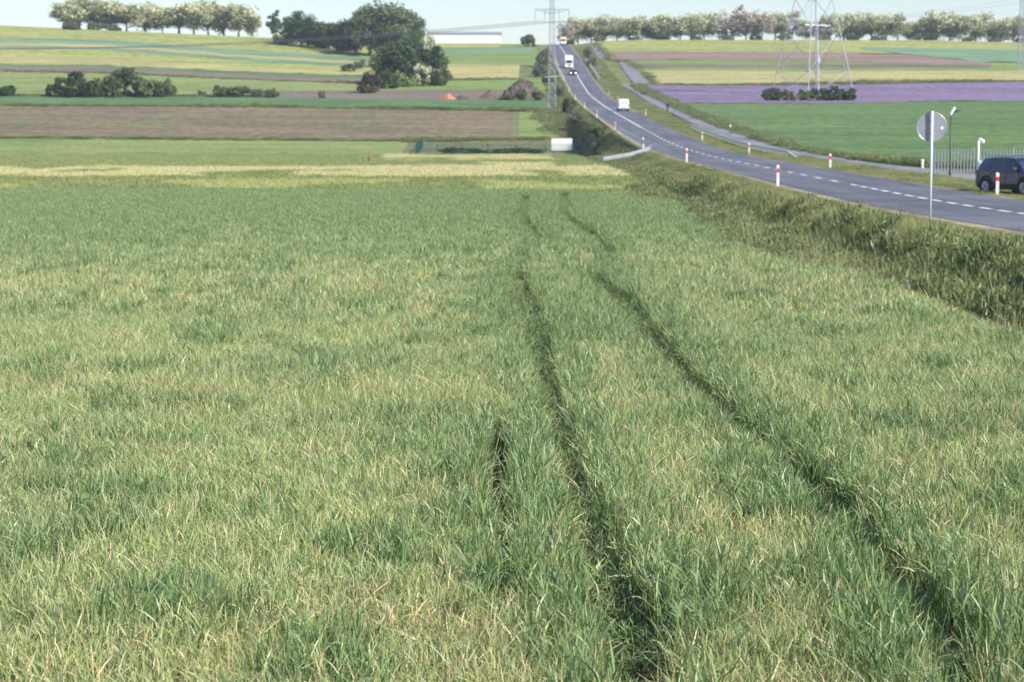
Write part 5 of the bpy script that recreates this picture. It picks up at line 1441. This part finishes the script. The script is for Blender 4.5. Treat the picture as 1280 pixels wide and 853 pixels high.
# ------------------------------------------------------------------ person walking on the path
def walker(x, y, z, rz):
    J = {0: ((0, 0, .93), .15), 1: ((0, 0, 1.15), .14), 2: ((0, 0, 1.40), .17), 3: ((0, 0, 1.50), .06), 4: ((0, .01, 1.62), .085), 5: ((0, .015, 1.72), .075),
         6: ((-.10, 0, .90), .10), 7: ((-.11, .14, .50), .065), 8: ((-.11, .06, .10), .045), 9: ((-.11, .20, .04), .035),
         10: ((.10, 0, .90), .10), 11: ((.11, -.04, .50), .065), 12: ((.11, -.26, .14), .045), 13: ((.11, -.16, .04), .035),
         14: ((-.20, 0, 1.40), .065), 15: ((-.25, -.08, 1.14), .045), 16: ((-.23, -.02, .90), .035), 17: ((-.22, .03, .82), .035),
         18: ((.20, 0, 1.40), .065), 19: ((.25, .06, 1.14), .045), 20: ((.23, .18, .95), .035), 21: ((.22, .24, .88), .035)}
    E = [(0, 1), (1, 2), (2, 3), (3, 4), (4, 5), (0, 6), (6, 7), (7, 8), (8, 9), (0, 10), (10, 11), (11, 12), (12, 13), (2, 14), (14, 15), (15, 16), (16, 17), (2, 18), (18, 19), (19, 20), (20, 21)]
    me = bpy.data.meshes.new('person'); me.from_pydata([J[i][0] for i in range(22)], E, [])
    o = link_mesh('person', me); o.location = (x, y, z); o.rotation_euler = (0, 0, rz)
    me.skin_vertices.new() if hasattr(me.skin_vertices, 'new') and not me.skin_vertices else None
    md = o.modifiers.new('skin', 'SKIN')
    sv = me.skin_vertices[0].data if me.skin_vertices else None
    if sv:
        for i in range(22):
            sv[i].radius = (J[i][1], J[i][1])
        sv[0].use_root = True
    o.modifiers.new('sub', 'SUBSURF').levels = 1
    m_, t_, b_ = new_mat('dark_clothing_and_skin')
    tc = t_.nodes.new('ShaderNodeTexCoord'); sp = t_.nodes.new('ShaderNodeSeparateXYZ'); t_.links.new(tc.outputs['Object'], sp.inputs[0])
    gt = t_.nodes.new('ShaderNodeMath'); gt.operation = 'GREATER_THAN'; gt.inputs[1].default_value = 1.5; t_.links.new(sp.outputs[2], gt.inputs[0])
    l2 = t_.nodes.new('ShaderNodeMath'); l2.operation = 'GREATER_THAN'; l2.inputs[1].default_value = 0.95; t_.links.new(sp.outputs[2], l2.inputs[0])
    c_ = mix(t_, l2.outputs[0], (0.03, 0.035, 0.05), (0.02, 0.025, 0.06)); c_ = mix(t_, gt.outputs[0], c_, (0.45, 0.28, 0.2)); t_.links.new(c_, b_.inputs['Base Color'])
    me.materials.append(m_)
    # hair cap
    hr = MB(); hr.tube([(0, -0.02, 1.70), (0, -0.02, 1.77), (0, -0.015, 1.81)], [0.10, 0.09, 0.04], 12).build('hair', M['black'], o, smooth=True)
    return tag(o, 'person in dark clothes walking on the cycle path', 'person')
x_, y_ = hit(834.5, 142)
walker(x_, y_, gz(x_, y_) + 0.17, R(170))
x_, y_ = hit(913, 164)
t = thing('white_sack', 'small white marker board at the edge of the green field beside the path', 'marker', (x_, y_, gz(x_, y_)))
t.name = 'field_marker'
MB().add([(-.35, 0, .1), (.35, 0, .1), (0, 0, .95), (-.35, .05, .1), (.35, .05, .1), (0, .05, .95)], [(0, 1, 2), (5, 4, 3), (0, 3, 4, 1), (1, 4, 5, 2), (2, 5, 3, 0)]).build('panel', M['white'], t)
MB().box((0, 0.08, 0.4), (0.05, 0.05, 0.9)).build('stake', M['wood'], t)

# ------------------------------------------------------------------ air
mh = bpy.data.materials.new('haze'); mh.use_nodes = True
th_ = mh.node_tree
for n in list(th_.nodes): th_.nodes.remove(n)
out = th_.nodes.new('ShaderNodeOutputMaterial'); pv = th_.nodes.new('ShaderNodeVolumePrincipled')
pv.inputs['Color'].default_value = (0.86, 0.92, 1.0, 1); pv.inputs['Density'].default_value = 0.00017; pv.inputs['Anisotropy'].default_value = 0.2
th_.links.new(pv.outputs[0], out.inputs['Volume'])
hz = MB().box((0, 1480, 35), (1130, 3290, 74)).build('haze', mh)
tag(hz, 'thin pale air over the fields', kind='stuff')
